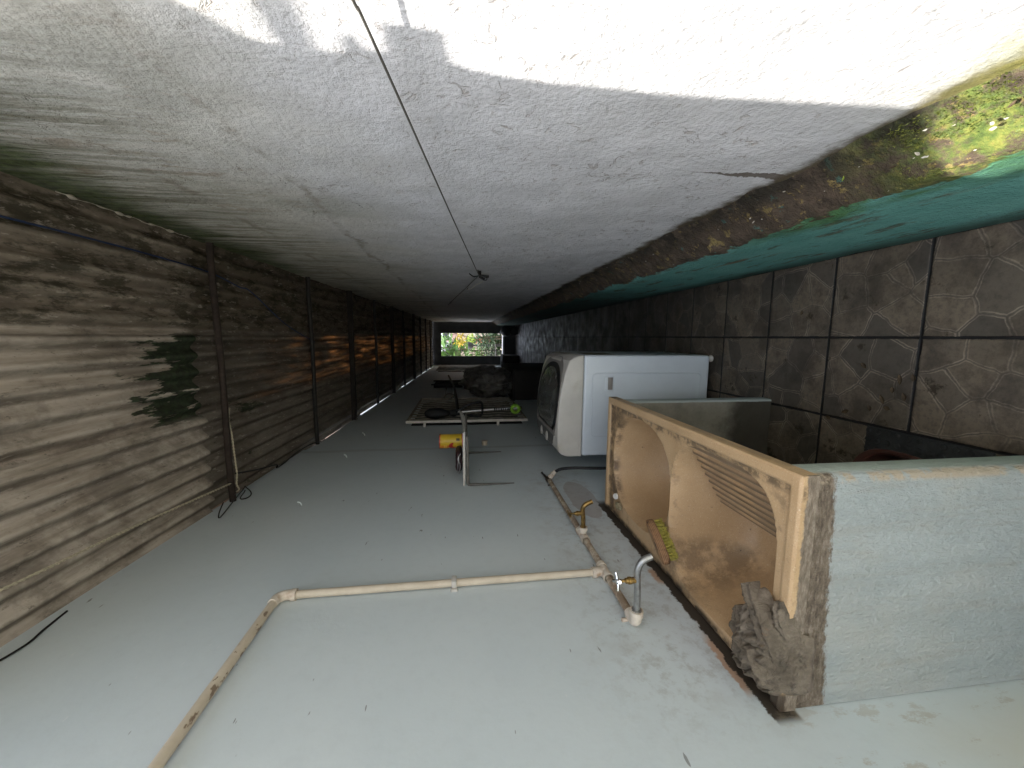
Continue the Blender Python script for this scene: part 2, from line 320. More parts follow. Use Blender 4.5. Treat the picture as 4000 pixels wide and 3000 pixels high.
c = n.mix(n.mul(n.sm(n.m('ADD', Z, 0), 1.10, 1.07), n.sm(n.noise(P, 30, 5, .7), .34, .56), .8), c, (.17, .105, .06))
c = n.mix(n.mul(n.sm(Z, 2.09, 2.12), n.sm(n.noise(n.sc(P, (1, .5, 1)), 46, 3, .6), .56, .62), .85), c, (.14, .09, .055))
M['pvc'] = n.done(c, .5, n.bump(n.noise(P, 80, 4), .2, .002), spec=.35)
simple('pvc_white', (.60, .53, .44), .5, var=.2, scale=40, bump=.1, dirt=(.36, .24, .15))
simple('brass', (.30, .19, .065), .38, .85, var=.45, scale=60, bump=.2, dirt=(.10, .075, .035))
simple('dull_chrome', (.36, .36, .35), .42, .9, var=.25, scale=50, bump=.15, dirt=(.22, .20, .17))
simple('chrome', (.72, .74, .76), .12, 1, var=.08, scale=20, bump=.03)
simple('black_rubber', (.010, .010, .0105), .6, var=.3, scale=40, bump=.1)
simple('dark_brass', (.06, .045, .03), .5, .5, var=.4, scale=60)
simple('rust_pipe', (.036, .025, .019), .8, .2, var=.5, scale=30, bump=.4, dirt=(.025, .018, .014))
simple('dark_timber', (.018, .014, .011), .85, var=.4, scale=18, bump=.4)
simple('shelf_white', (.50, .475, .43), .6, var=.2, scale=20, bump=.1, dirt=(.36, .33, .28))
simple('shelf_under', (.17, .155, .135), .7, var=.3, scale=14, bump=.2)
simple('bracket_steel', (.135, .125, .11), .6, .2, var=.4, scale=40, bump=.2)
simple('can_yellow', (.60, .40, .03), .35, var=.12, scale=20, bump=.02)
simple('can_red', (.42, .035, .025), .35, var=.2, scale=20, bump=.02)
simple('can_orange', (.62, .22, .02), .35, var=.1, scale=20, bump=.02)
simple('can_letter', (.80, .66, .16), .4, var=.05, scale=20, bump=.02)
simple('can_dark', (.12, .10, .04), .4, var=.1, scale=20, bump=.02)
simple('maroon_leather', (.045, .022, .025), .55, var=.4, scale=30, bump=.4)
simple('aluminium', (.62, .62, .62), .35, .7, var=.15, scale=30, bump=.05)
simple('lime_plastic', (.23, .48, .03), .4, var=.15, scale=30, bump=.05)
simple('grille_cream', (.30, .275, .225), .7, var=.35, scale=25, bump=.2, dirt=(.16, .14, .11))
simple('grille_edge', (.62, .58, .50), .7, var=.2, scale=25, bump=.2)
simple('dark_void', (.012, .012, .012), .8, var=.2, scale=10)
simple('white_cap', (.78, .77, .74), .4, var=.08, scale=40, bump=.02)
simple('soap', (.30, .25, .15), .8, var=.35, scale=60, bump=.5)
n = NT('plywood'); P = n.obj(); X, Y, Z = n.sep(P)
ply = n.m('FRACT', n.m('MULTIPLY', Z, 190))
c = n.ramp(n.noise(n.sc(P, (4, .6, 1)), 40, 5, .7), [(.3, (.10, .045, .022)), (.7, (.26, .14, .07))])
c = n.mix(n.sm(n.m('ABSOLUTE', n.m('SUBTRACT', ply, .5)), .28, .42, 0, .8), c, (.36, .22, .11))
c = n.mix(n.sm(n.noise(P, 30, 4), .55, .7, 0, .9), c, (.03, .018, .012))
M['plywood'] = n.done(c, .7, n.bump(n.noise(P, 160, 4), .3, .002), spec=.25)
simple('bristle', (.36, .31, .05), .6, var=.55, scale=120, bump=.3, dirt=(.12, .10, .02))
simple('red_plastic', (.11, .045, .033), .5, var=.3, scale=18, bump=.1)
simple('mat_rubber', (.028, .029, .028), .7, var=.4, scale=20, bump=.3)
simple('rope_white', (.52, .46, .33), .85, var=.4, scale=160, bump=.6)
simple('rope_blue', (.018, .034, .09), .7, var=.4, scale=120, bump=.4)
simple('line_grey', (.10, .09, .075), .7, var=.4, scale=160, bump=.4)
simple('line_dark', (.045, .038, .03), .7, var=.4, scale=80, bump=.3)
simple('iron_dark', (.022, .020, .018), .6, .3, var=.3, scale=60, bump=.3)
simple('leaf_dry', (.075, .05, .026), .8, var=.45, scale=60, bump=.3)
simple('chip_pale', (.52, .47, .38), .8, var=.3, scale=60, bump=.3)
simple('end_wall', (.06, .06, .06), .8, var=.3, scale=6, bump=.3)
simple('sill_white', (.7, .7, .72), .5, var=.1, scale=10)
simple('soil', (.16, .12, .085), .95, var=.4, scale=4, bump=.4, dirt=(.07, .09, .03))
simple('bounce_yard', (.52, .49, .44), .9, var=.15, scale=3, bump=.3)
simple('pave', (.50, .43, .35), .9, var=.2, scale=5, bump=.3)
simple('far_house', (.50, .33, .28), .85, var=.2, scale=3, bump=.2)
simple('far_white', (.75, .76, .8), .5, var=.1, scale=5)
simple('far_dark', (.04, .045, .05), .3, var=.2, scale=5)
simple('terracotta', (.28, .10, .06), .8, var=.3, scale=12, bump=.2)
simple('black_pot', (.02, .02, .02), .6, var=.3, scale=12)
simple('bark', (.10, .075, .05), .9, var=.4, scale=15, bump=.5)
def leafmat(name, a, b, tr):
    n = NT(name); P = n.pos()
    c = n.ramp(n.noise(P, 9, 4, .7), [(.35, a), (.68, b)])
    n.done(c, .45, None, spec=.4)
    t = n.new('ShaderNodeBsdfTranslucent'); n.L.new(c, t.inputs[0])
    s = n.new('ShaderNodeMixShader'); s.inputs[0].default_value = tr
    n.L.new(n.b.outputs[0], s.inputs[1]); n.L.new(t.outputs[0], s.inputs[2]); n.L.new(s.outputs[0], n.out.inputs[0])
    M[name] = n.mt
leafmat('leaf_green', (.05, .11, .02), (.12, .24, .05), .35)
leafmat('leaf_lime', (.16, .26, .02), (.32, .42, .05), .4)
leafmat('leaf_dark', (.015, .04, .012), (.045, .09, .03), .2)
leafmat('moss_green', (.05, .09, .018), (.24, .24, .05), .25)
leafmat('leaf_croton', (.12, .20, .02), (.60, .33, .03), .35)
n = NT('clear_plastic'); P = n.pos()
c = n.ramp(n.noise(P, 9, 6, .7), [(.35, (.035, .031, .027)), (.7, (.20, .185, .16))])
M['bag'] = n.done(c, n.sm(n.noise(P, 12, 5), .3, .7, .25, .5), n.bump(n.noise(P, 18, 6, .7, 1.0), .7, .03), spec=.6)
n = NT('rag_cloth'); P = n.pos()
c = n.ramp(n.noise(P, 12, 7, .7), [(.28, (.07, .058, .044)), (.5, (.155, .127, .095)), (.72, (.26, .215, .165))])
c = n.mix(n.mul(n.sm(n.noise(n.vm('ADD', P, (5, 5, 5)), 20, 5, .7), .55, .66), .7), c, (.07, .06, .05))
c = n.mix(n.mul(n.sm(n.noise(n.vm('ADD', P, (2, 9, 5)), 9, 5, .7), .60, .68), .4), c, (.26, .15, .075))
wv = n.m('ADD', n.noise(n.sc(P, (1, .3, .3)), 500, 2), n.noise(n.sc(P, (.3, 1, .3)), 500, 2))
M['rag'] = n.done(c, .95, n.bump(n.noise(n.vm('ADD', P, n.sc(n.noise(P, 20, 3, col=True), (.03, .03, .03))), 48, 5, .6, 1.5), .8, .010, n.bump(wv, .35, .002)), spec=.1)

# ------------------------------------------------------------------ mesh helper
class MB:
    def __init__(s): s.v = []; s.f = []
    def add(s, vs, fs):
        o = len(s.v); s.v += [tuple(p) for p in vs]; s.f += [tuple(i + o for i in f) for f in fs]; return s
    def box(s, a, b, bev=0, seg=2):
        bm = bmesh.new(); bmesh.ops.create_cube(bm, size=1)
        for v in bm.verts: v.co = Vector([a[i] + (v.co[i] + .5) * (b[i] - a[i]) for i in range(3)])
        if bev: bmesh.ops.bevel(bm, geom=bm.edges[:], offset=bev, segments=seg, profile=.5, affect='EDGES')
        s.bm(bm); return s
    def bm(s, bm, mat=None):
        bm.verts.index_update()
        s.add([(mat @ v.co if mat else v.co)[:] for v in bm.verts], [[v.index for v in f.verts] for f in bm.faces]); bm.free(); return s
    def tube(s, path, r, n=12, caps=True, closed=False):
        pts = [Vector(p) for p in path]; R = r if isinstance(r, (list, tuple)) else [r] * len(pts)
        k = len(pts); T = []
        for i in range(k):
            if closed: t = pts[(i + 1) % k] - pts[i - 1]
            else: t = pts[min(i + 1, k - 1)] - pts[max(i - 1, 0)]
            T.append(t.normalized() if t.length > 1e-9 else Vector((0, 0, 1)))
        up = Vector((0, 0, 1)) if abs(T[0].z) < .9 else Vector((1, 0, 0))
        nrm = (up - T[0] * up.dot(T[0])).normalized(); vs = []
        for i in range(k):
            nrm = (nrm - T[i] * nrm.dot(T[i])).normalized(); b = T[i].cross(nrm)
            for j in range(n):
                a = 2 * pi * j / n; vs.append(pts[i] + (nrm * cos(a) + b * sin(a)) * R[i])
        fs = []
        for i in range(k if closed else k - 1):
            i2 = (i + 1) % k
            for j in range(n):
                j2 = (j + 1) % n; fs.append((i * n + j, i * n + j2, i2 * n + j2, i2 * n + j))
        if caps and not closed:
            fs.append(tuple(range(n))[::-1]); fs.append(tuple((k - 1) * n + j for j in range(n)))
        return s.add(vs, fs)
    def lathe(s, prof, o, d, n=24, squash=1.0):
        d = Vector(d).normalized(); o = Vector(o)
        up = Vector((0, 0, 1)) if abs(d.z) < .9 else Vector((1, 0, 0))
        a = (up - d * up.dot(d)).normalized(); b = d.cross(a); vs = []
        for r, h in prof:
            for j in range(n):
                t = 2 * pi * j / n; vs.append(o + d * h + (a * cos(t) + b * sin(t) * squash) * max(r, 1e-4))
        fs = []
        for i in range(len(prof) - 1):
            for j in range(n):
                j2 = (j + 1) % n; fs.append((i * n + j, i * n + j2, (i + 1) * n + j2, (i + 1) * n + j))
        fs.append(tuple(range(n))[::-1]); fs.append(tuple((len(prof) - 1) * n + j for j in range(n)))
        return s.add(vs, fs)
    def grid(s, fn, us, vs_, flip=False):
        V = [fn(u, v) for u in us for v in vs_]; m = len(vs_); F = []
        for i in range(len(us) - 1):
            for j in range(m - 1):
                q = (i * m + j, (i + 1) * m + j, (i + 1) * m + j + 1, i * m + j + 1)
                F.append(q[::-1] if flip else q)
        return s.add(V, F)
    def prism(s, poly, axis, a, b, bev=0):
        def mk(p, t):
            return {0: (t, p[0], p[1]), 1: (p[0], t, p[1]), 2: (p[0], p[1], t)}[axis]
        k = len(poly); bm = bmesh.new()
        A = [bm.verts.new(mk(p, a)) for p in poly]; B = [bm.verts.new(mk(p, b)) for p in poly]
        bm.faces.new(A); bm.faces.new(B[::-1])
        for i in range(k): bm.faces.new((A[i], B[i], B[(i + 1) % k], A[(i + 1) % k]))
        bmesh.ops.recalc_face_normals(bm, faces=bm.faces)
        if bev:
            es = [e for e in bm.edges if abs(e.verts[0].co[axis] - e.verts[1].co[axis]) < 1e-6]
            bmesh.ops.bevel(bm, geom=es, offset=bev, segments=3, profile=.5, affect='EDGES')
        return s.bm(bm)
    def move(s, fn): s.v = [tuple(fn(Vector(p))) for p in s.v]; return s
    def build(s, name, mat, parent=None, smooth=True, angle=38, origin=None):
        me = bpy.data.meshes.new(name)
        V = np.array(s.v, dtype=float)
        if parent is not None:
            o = np.array(WORLD[parent.name])
        elif origin is not None: o = np.array(origin, float)
        else:
            o = np.array([(V[:, 0].min() + V[:, 0].max()) / 2, (V[:, 1].min() + V[:, 1].max()) / 2, V[:, 2].min()])
        me.from_pydata((V - o).tolist(), [], s.f)
        bm = bmesh.new(); bm.from_mesh(me)
        bmesh.ops.recalc_face_normals(bm, faces=bm.faces)
        if smooth:
            for f in bm.faces: f.smooth = True
            for e in bm.edges:
                if len(e.link_faces) == 2 and e.calc_face_angle(0) > radians(angle): e.smooth = False
        bm.to_mesh(me); bm.free()
        me.materials.append(M[mat])
        ob = bpy.data.objects.new(name, me); COL.objects.link(ob)
        if parent is not None: ob.parent = parent; WORLD[ob.name] = tuple(WORLD[parent.name])
        else: ob.location = o; WORLD[ob.name] = tuple(o)
        return ob
WORLD = {}
def thing(name, label, cat, loc, group=None):
    o = bpy.data.objects.new(name, None); COL.objects.link(o); o.location = loc; o.empty_display_size = .05
    WORLD[o.name] = tuple(loc); return tag(o, label, cat, group)
def tag(o, label, cat, group=None):
    o['label'] = label; o['category'] = cat
    if group: o['group'] = group
    return o
def struct(o, kind='structure'): o['kind'] = kind; return o
def bez(pts, k=8):
    pts = [Vector(p) for p in pts]; out = []
    for i in range(len(pts) - 1):
        p0 = pts[max(i - 1, 0)]; p1 = pts[i]; p2 = pts[i + 1]; p3 = pts[min(i + 2, len(pts) - 1)]
        for t in range(k):
            t = t / k
            out.append(.5 * ((2 * p1) + (p2 - p0) * t + (2 * p0 - 5 * p1 + 4 * p2 - p3) * t * t + (3 * p1 - p0 - 3 * p2 + p3) * t ** 3))
    out.append(pts[-1]); return out
def sst(x, a, b):
    t = min(1, max(0, (x - a) / (b - a))); return t * t * (3 - 2 * t)
def fr(a, b, k): return [a + (b - a) * i / (k - 1) for i in range(k)]

XL, XR = -.84, .43
def zr(y): return 2.78 - .038 * (y - 1)

# ------------------------------------------------------------------ setting
struct(MB().box((-60, -60, -.4), (60, 90, -.02)).build('ground', 'soil'))
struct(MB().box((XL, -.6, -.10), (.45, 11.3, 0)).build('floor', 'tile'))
struct(MB().box((-9, -9, -.10), (.45, -.602, -.004)).build('bounce_yard', 'bounce_yard'))  # unseen pale ground added behind the camera to bounce sunlight into the passage
struct(MB().box((-3, 13.0, -.10), (3.2, 19.5, -.004)).build('garden_path', 'pave'))

# house wall (left): inner leaf with a slit under the roof further in, and an added raised leaf behind, blocking sun through the slit
hw = MB()
top = [(-1.2, 2.92), (2.93, 2.92), (2.931, zr(2.93) - .004)] + [(y, zr(y) - .028 - .004 * sin(y * 3)) for y in fr(3.15, 11.2, 14)] + [(11.3, zr(11.3) - .02)]
hw.prism([(-1.2, -.1), (11.3, -.1)] + top[::-1], 0, XL, -.92)
hw.box((-1.05, -1.2, -.1), (-.9205, 11.3, 2.92))
house = tag(hw.build('house_wall', 'house', smooth=False), 'smooth pale grey painted house wall carrying the pipes and shelf', 'wall')

# boundary wall (right), rough plaster, on a teal plinth
def rough(y, z, a=1.):
    p = Vector((y, z, 3.3)); return a * (.008 * mn.noise(p * 2.5) + .003 * mn.noise(p * 9) + .0016 * mn.noise(p * 26))
ys = fr(-4, .2, 12) + fr(.215, 4, 190) + fr(4.05, 11.3, 60)
zs = fr(0, .6, 4) + fr(.615, 2.9, 130) + [3.3]
bw = MB().grid(lambda y, z: (XR - rough(y, z), y, z), ys, zs)
bw.box((XR + .02, -4, -.1), (XR + .16, 11.3, 3.3))
bwo = tag(bw.build('boundary_wall', 'white', origin=(XR, 3, 0)), 'rough white plastered boundary wall above a teal plinth', 'wall')
prof = [(.337, 0), (.336, .1), (.335, .2), (.334, .3), (.333, .38), (.332, .45), (.332, .50), (.333, .53), (.335, .55), (.339, .565), (.346, .578), (.356, .590), (.367, .602), (.378, .615), (.389, .630), (.400, .647), (.411, .664), (.420, .678), (.428, .690), (.445, .697)]
def plin(y, i):
    x, z = prof[int(i)]
    k = sst(z, .45, .56)
    dx = .010 * mn.noise(Vector((y * 4, z * 4, 1))) + .006 * mn.noise(Vector((y * 15, z * 20, 5))) + .003 * mn.noise(Vector((y * 44, z * 50, 5)))
    dz = .022 * mn.noise(Vector((y * 5, z * 2, 9))) + .012 * mn.noise(Vector((y * 17, z * 9, 2))) + .004 * mn.noise(Vector((y * 55, z * 40, 2)))
    if i == len(prof) - 1: dx = 0
    return (x + dx * (.35 + .65 * k), y, z + dz * k)
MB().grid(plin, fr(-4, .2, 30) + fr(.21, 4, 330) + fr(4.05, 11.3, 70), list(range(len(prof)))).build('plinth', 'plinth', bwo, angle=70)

# end wall with doorway to the garden
ew = MB()
ew.box((XL, 11.3, 0), (-.565, 11.42, 2.15)).box((.10, 11.3, 0), (XR, 11.42, 2.15)).box((XL, 11.3, 2.15), (XR, 11.42, 2.62)).box((-.565, 11.3, 0), (.10, 11.42, .33))
ewo = tag(ew.build('end_wall', 'end_wall', smooth=False), 'dark end wall with an open doorway to the sunny garden', 'wall')
MB().box((-.55, 11.24, .331), (.05, 11.46, .37), .006).build('door_sill', 'sill_white', ewo)
MB().box((-.84, 11.26, 2.16), (-.82, 11.298, 2.40)).box((-.84, 11.26, 0), (-.815, 11.298, 2.155)).build('door_post', 'grille_edge', ewo)

# ------------------------------------------------------------------ roof
PITCH = .0762
EDGE = [(-0.916, 0.705), (-0.676, 0.7), (-0.591, 0.67), (-0.529, 0.68), (-0.412, 0.695), (-0.286, 0.692), (-0.232, 0.688), (-0.174, 0.674), (-0.175, 0.615), (-0.163, 0.610), (-0.147, 0.607), (-0.140, 0.612), (-0.14, 0.668), (-0.121, 0.664), (-0.120, 0.642), (-0.104, 0.636), (-0.098, 0.642), (-0.097, 0.675), (-0.086, 0.672), (-0.056, 0.669), (-0.032, 0.642), (-0.01, 0.596), (0.014, 0.57), (0.084, 0.555), (0.184, 0.55), (0.484, 0.55)]
def edge_y(x):
    # EDGE gives where the shadow on the right wall was seen, by the x of the sheet that throws it
    for (a, ya), (b, yb) in zip(EDGE, EDGE[1:]):
        if a <= x <= b: return ya + (yb - ya) * (x - a) / (b - a)
    return .55
def sheet(x0, x1, y0, y1, dz, first, mat, name_i, seed):
    rnd = random.Random(seed)
    nx = max(12, int((x1 - x0) / PITCH * (32 if first else 12))); ny = 10
    mb = MB(); V = []
    tilt = .022; jag = [rnd.uniform(-.004, .004) for _ in range(nx + 1)]
    for layer in (0, 1):
        for j in range(ny + 1):
            for i in range(nx + 1):
                x = x0 + (x1 - x0) * i / nx
                a = edge_y(x) if first else y0 + jag[i] * .5
                t = j / ny; t = t * t * (3 - 2 * t) if first else t
                b = y1 + .010 * mn.noise(Vector((x * 9, seed, 1))) + jag[i] * .4
                y = a + (b - a) * t
                z = zr(y) + .0145 * cos(2 * pi * (x - .02) / PITCH) + dz + tilt * (1 - (y - y0) / (y1 - y0)) + .005 * layer + .004 * sin(y * 2.1 + seed)
                V.append((x, y, z))
    m = nx + 1; o = m * (ny + 1); F = []
    for j in range(ny):
        for i in range(nx):
            q = (j * m + i, j * m + i + 1, (j + 1) * m + i + 1, (j + 1) * m + i)
            F.append(q); F.append(tuple(k + o for k in q[::-1]))
    for i in range(nx):
        F.append((i, i + o, i + 1 + o, i + 1)); k = ny * m + i; F.append((k, k + 1, k + 1 + o, k + o))
    for j in range(ny):
        k = j * m; F.append((k, k + m, k + m + o, k + o)); k += nx; F.append((k, k + o, k + m + o, k + m))
    mb.add(V, F)
    return mb.build('roof_sheet', mat, angle=60)
ROWS = [(.60, 1.925), (1.845, 4.25), (4.15, 6.55), (6.45, 8.85), (8.75, 11.28)]
ROWN = ['in the row nearest the camera', 'in the second row', 'in the third row', 'in the fourth row', 'in the row against the end wall']
for k, (a, b) in enumerate(ROWS):
    for (x0, x1, dz, nm) in ((-.850, -.372, 0, 'beside the grey wall'), (-.42, .05, .020, 'along the middle'), (-.002, .437, .001, 'beside the rough white wall')):
        o = sheet(x0, x1, a, b, dz, k == 0, 'roof_glow_streaks' if (dz > .01 and k >= 1) else 'roof', 0, k * 3 + x0)
        tag(o, ('stained brown ' if k == 0 else 'dark ' if dz != .020 else 'glow-streaked ') + 'corrugated roof sheet %s, %s' % (nm, ROWN[k]), 'roof sheet', 'corrugated roof sheets over the passage')
BE = [(2.03, .0145, 'rust_pipe'), (3.08, .015, 'iron_dark'), (3.98, .022, 'dark_timber'), (4.93, .016, 'iron_dark'), (5.85, .022, 'dark_timber'), (6.75, .018, 'iron_dark'), (7.75, .024, 'dark_timber'), (8.7, .018, 'iron_dark'), (9.6, .018, 'iron_dark'), (10.5, .018, 'iron_dark')]
BL = ['rusty brown pipe beam under the roof, nearest to the camera', 'thin black pipe beam, second from the camera under the roof', 'dark timber beam, third from the camera under the roof', 'thin dark pipe beam, fourth from the camera under the roof', 'dark timber beam, fifth from the camera under the roof', 'thin dark beam, sixth under the dim roof', 'dark timber beam, seventh under the dim roof', 'thin dark beam, eighth under the dim roof', 'thin dark beam, ninth under the roof, near the end wall', 'dark beam closest to the end wall']
for (y, r, mt), lb in zip(BE, BL):
    z = zr(y) - .014 - r + .002
    mb = MB()
    if mt == 'dark_timber': mb.box((XL - .02, y - r, z - r), (XR + .02, y + r, z + r), .003)
    else: mb.tube([(XL - .02 + (XR - XL + .04) * t, y + .012 * (.5 - t), z + .003 * sin(t * 9)) for t in fr(0, 1, 10)], r, 14)
    tag(mb.build('roof_beam', mt), lb, 'beam', 'beams carrying the passage roof')

# ropes and cables up there
def rope(name, pts, r, mt, label, cat, n=8, twist=0, k=10):
    path = bez(pts, k)
    mb = MB()
    if not twist: mb.tube(path, r, n)
    else:
        L = [0]
        for a, b in zip(path, path[1:]): L.append(L[-1] + (b - a).length)
        # two strands twisted round each other
        for ph in (0, pi):
            fine = []
            steps = int(L[-1] / (r * 1.2)) + 2
            for s_ in range(steps):
                d = L[-1] * s_ / (steps - 1); i = 0
                while i < len(L) - 2 and L[i + 1] < d: i += 1
                t = (d - L[i]) / max(L[i + 1] - L[i], 1e-6); p = path[i].lerp(path[i + 1], t)
                tg = (path[i + 1] - path[i]).normalized(); a = Vector((0, 0, 1)) if abs(tg.z) < .9 else Vector((1, 0, 0)); a = (a - tg * a.dot(tg)).normalized(); b = tg.cross(a)
                an = d / (r * 5.0) * 2 * pi / 1.6 + ph
                fine.append(p + (a * cos(an) + b * sin(an)) * r * .55)
            mb.tube(fine, r * .55, 5)
    return tag(mb.build(name, mt), label, cat)
rope('roof_rope', [(.30, .75, 2.742), (.302, 1.217, 2.735), (.306, 1.382, 2.742), (.305, 1.68, 2.738), (.292, 2.02, 2.727), (.255, 2.27, 2.73), (.235, 2.36, 2.712), (.07, 2.77, 2.715), (-.05, 3.14, 2.672)], .0032, 'rope_blue', 'thin blue rope sagging under the corrugated roof by the white wall', 'rope')
rope('tied_cord', [(-.625, .80, 2.742), (-.66, 1.1, 2.736), (-.69, 1.48, 2.73), (-.735, 2.0, 2.70)], .0045, 'rope_white', 'twisted cream cord stretched under the roof near the grey wall', 'rope', twist=1)
rope('knotted_string', [(-.36, 2.045, 2.700), (-.42, 2.052, 2.712), (-.50, 2.056, 2.706), (-.60, 2.058, 2.703), (-.70, 2.056, 2.697), (-.745, 2.02, 2.682), (-.785, 2.05, 2.690), (-.80, 2.06, 2.71)], .0042, 'rope_white', 'pale twisted string wound along the rusty roof pipe', 'rope', twist=1)
loop = [(-.80 + .03 * cos(t), 2.04 + .035 * sin(t), 2.655 + .012 * sin(2 * t)) for t in fr(0, 5.6, 16)]
rope('wire_coil', [(-.79, 1.90, 2.68), (-.81, 1.83, 2.66), (-.825, 1.82, 2.65), (-.80, 1.95, 2.66)] + loop, .0028, 'iron_dark', 'bent grey wire looped round the end of the rusty pipe', 'wire', k=4)
rope('roof_cable', [(-.70, 2.05, 2.70), (-.75, 2.25, 2.70), (-.79, 2.45, 2.69), (-.825, 2.50, 2.71), (-.83, 2.62, 2.715), (-.82, 2.80, 2.715), (-.815, 3.0, 2.69), (-.825, 3.10, 2.655), (-.832, 3.2, 2.66)], .004, 'black_rubber', 'thin black cable looping along the top of the grey wall', 'cable')
rope('hanging_wire', [(-.36, 3.06, 2.67), (-.42, 3.055, 2.68), (-.52, 3.05, 2.676), (-.60, 3.055, 2.68)], .003, 'black_rubber', 'short black wire lying along the second roof beam', 'wire')
rope('corner_cable', [(-.80, .95, 2.755), (-.83, 1.02, 2.742), (-.834, 1.10, 2.725), (-.834, 1.16, 2.735), (-.838, 1.24, 2.75)], .003, 'black_rubber', 'thick black cable end sagging where roof and grey wall meet', 'cable')
fm = MB(); fp = [(XR - .012 + .006 * mn.noise(Vector((y * 20, 1, 2))), y, 2.752 - .038 * (y - 1) + .008 * mn.noise(Vector((y * 25, 5, 2)))) for y in fr(1.36, 1.90, 60)]
fm.tube(fp, [max(.0008, .0015 + .014 * mn.noise(Vector((y * 31, 7, 1)))) for y in fr(1.36, 1.90, 60)], 8)
tag(fm.build('joint_filler', 'chip_pale', angle=180), 'crumbling white filler between the roof sheet and white wall', 'filler')
# pole on top of the roof edge whose shadow crosses the sunny wall
tag(MB().tube([(-.247, .30, 3.194), (-.247, .75, 3.202), (-.247, 1.2, 3.208)], .014, 10).tube([(-.247, 1.15, 2.80), (-.247, 1.15, 3.207)], .011, 10).build('roof_pole', 'rust_pipe'), 'rusty pole rising above the front edge of the roof', 'pole')

# ------------------------------------------------------------------ clothes line on the white wall
tag(MB().tube(bez([(.413, .15, 1.735), (.411, .534, 1.682), (.408, .64, 1.666), (.404, 1.5, 1.567), (.398, 2.588, 1.437)], 8), .0022, 8).build('clothes_line', 'line_grey'), 'thin taut grey clothes line running along the white wall', 'line')
hk = thing('wall_hook', 'black iron hook with wire ends on the white wall', 'hook', (.40, 2.6, 1.43))
MB().tube([(.44, 2.60, 1.43), (.39, 2.6, 1.43), (.375, 2.6, 1.40)], .009, 8).tube([(.40, 2.60, 1.432), (.395, 2.61, 1.372)], .0085, 8).build('spike', 'iron_dark', hk)
MB().tube(bez([(.402, 2.59, 1.435), (.437, 2.56, 1.445), (.458, 2.52, 1.425), (.465, 2.47, 1.42)], 6), .0035, 6).tube(bez([(.398, 2.6, 1.44), (.395, 2.62, 1.47), (.41, 2.6, 1.50)], 6), .0035, 6).tube(bez([(.395, 2.6, 1.43), (.378, 2.61, 1.415), (.372, 2.61, 1.39), (.385, 2.6, 1.385), (.392, 2.6, 1.41)], 6), .003, 6).build('wire_end', 'iron_dark', hk)
tag(MB().tube(bez([(.398, 2.60, 1.44), (.40, 3.4, 1.53), (.405, 4.4, 1.645), (.41, 5.2, 1.73)], 6), .0028, 8).build('clothes_line', 'line_dark'), 'dark wire running from the iron hook into the dark passage', 'line')
tag(MB().tube(bez([(.388, 2.60, 1.40), (.372, 2.72, 1.415), (.36, 2.78, 1.455), (.345, 2.86, 1.48), (.35, 2.95, 1.51), (.375, 3.05, 1.50)], 6), .0016, 6).build('string_loop', 'rope_white'), 'loose pale string loop hanging from the iron hook', 'string')

# ------------------------------------------------------------------ wash tub
SX0, SX1, SY0, SY1, SZ = -.836, -.284, .685, 1.765, .85
def sink_z(x, y):
    ex = min(x - SX0, SX1 - x); ey = min(y - SY0, SY1 - y)
    ef = min(SX1 - x, ey)           # rim runs round three sides, the back is a flat ledge
    z = SZ - .004
    z -= .011 * sst(ef, .026, .036)
    z += .004 * sst(min(ex, ey), .0, .006) - .0
    # far bowl
    r = (abs((x + .548) / .218) ** 2.4 + abs((y - 1.445) / .248) ** 2.4) ** (1 / 2.4)
    d1 = .28 * (1 - min(1, r) ** 7) if r < 1 else 0
    d1 -= .004 * sst(r, 1.10, 1.03) * sst(r, .97, 1.0)
    # near basin with washboard
    r2 = (abs((x + .565) / .238) ** 3.4 + abs((y - .968) / .225) ** 3.4) ** (1 / 3.4)
    d2 = .27 * (1 - min(1, r2) ** 6) if r2 < 1 else 0
    w = max(0., -.342 - x)
    yb = 1.128 - .10 * w
    board = .008 + w * .58
    rid = .0068 * cos(2 * pi * (w - .010) / .0232) * sst(w, .004, .012) * sst(yb - y, 0, .012) * sst(y - .757, 0, .01) * sst(.188 - w, 0, .008)
    k = sst(yb - y, -.05, .02)
    if w > .188: board += (w - .188) * 4.0
    d2b = min(d2, board + rid * 1.0)
    d2 = d2 * (1 - k) + d2b * k
    if r2 < 1.02: d2 += .004 * sst(r2, 1.02, .96)
    return z - max(d1, d2)
sx = fr(SX0, SX0 + .01, 4)[:-1] + fr(SX0 + .01, SX1 - .01, 128) + fr(SX1 - .01, SX1, 5)[1:]
sy = fr(SY0, SY0 + .01, 5)[:-1] + fr(SY0 + .01, SY1 - .01, 200) + fr(SY1 - .01, SY1, 4)[1:]
sk = thing('laundry_sink', 'beige stone resin laundry sink with two basins and a washboard', 'sink', (-.56, 1.225, .81))
sb = MB().grid(lambda x, y: (x, y, sink_z(x, y)), sx, sy)
# skirt
ring = [(x, SY0) for x in sx] + [(SX1, y) for y in sy[1:]] + [(x, SY1) for x in sx[::-1][1:]] + [(SX0, y) for y in sy[::-1][1:]]
R0 = [(x, y, sink_z(x, y)) for x, y in ring]; R1 = [(x, y, .808) for x, y in ring]; k = len(ring)
sb.add(R0 + R1, [(i, (i + 1) % k, k + (i + 1) % k, k + i) for i in range(k)])
sb.build('basin_top', 'sink', sk, angle=50)
MB().grid(lambda x, y: (x, y, min(.808, sink_z(x, y) - .022)), fr(SX0, SX1, 60), fr(SY0, SY1, 90), True).build('basin_underside', 'sink', sk)

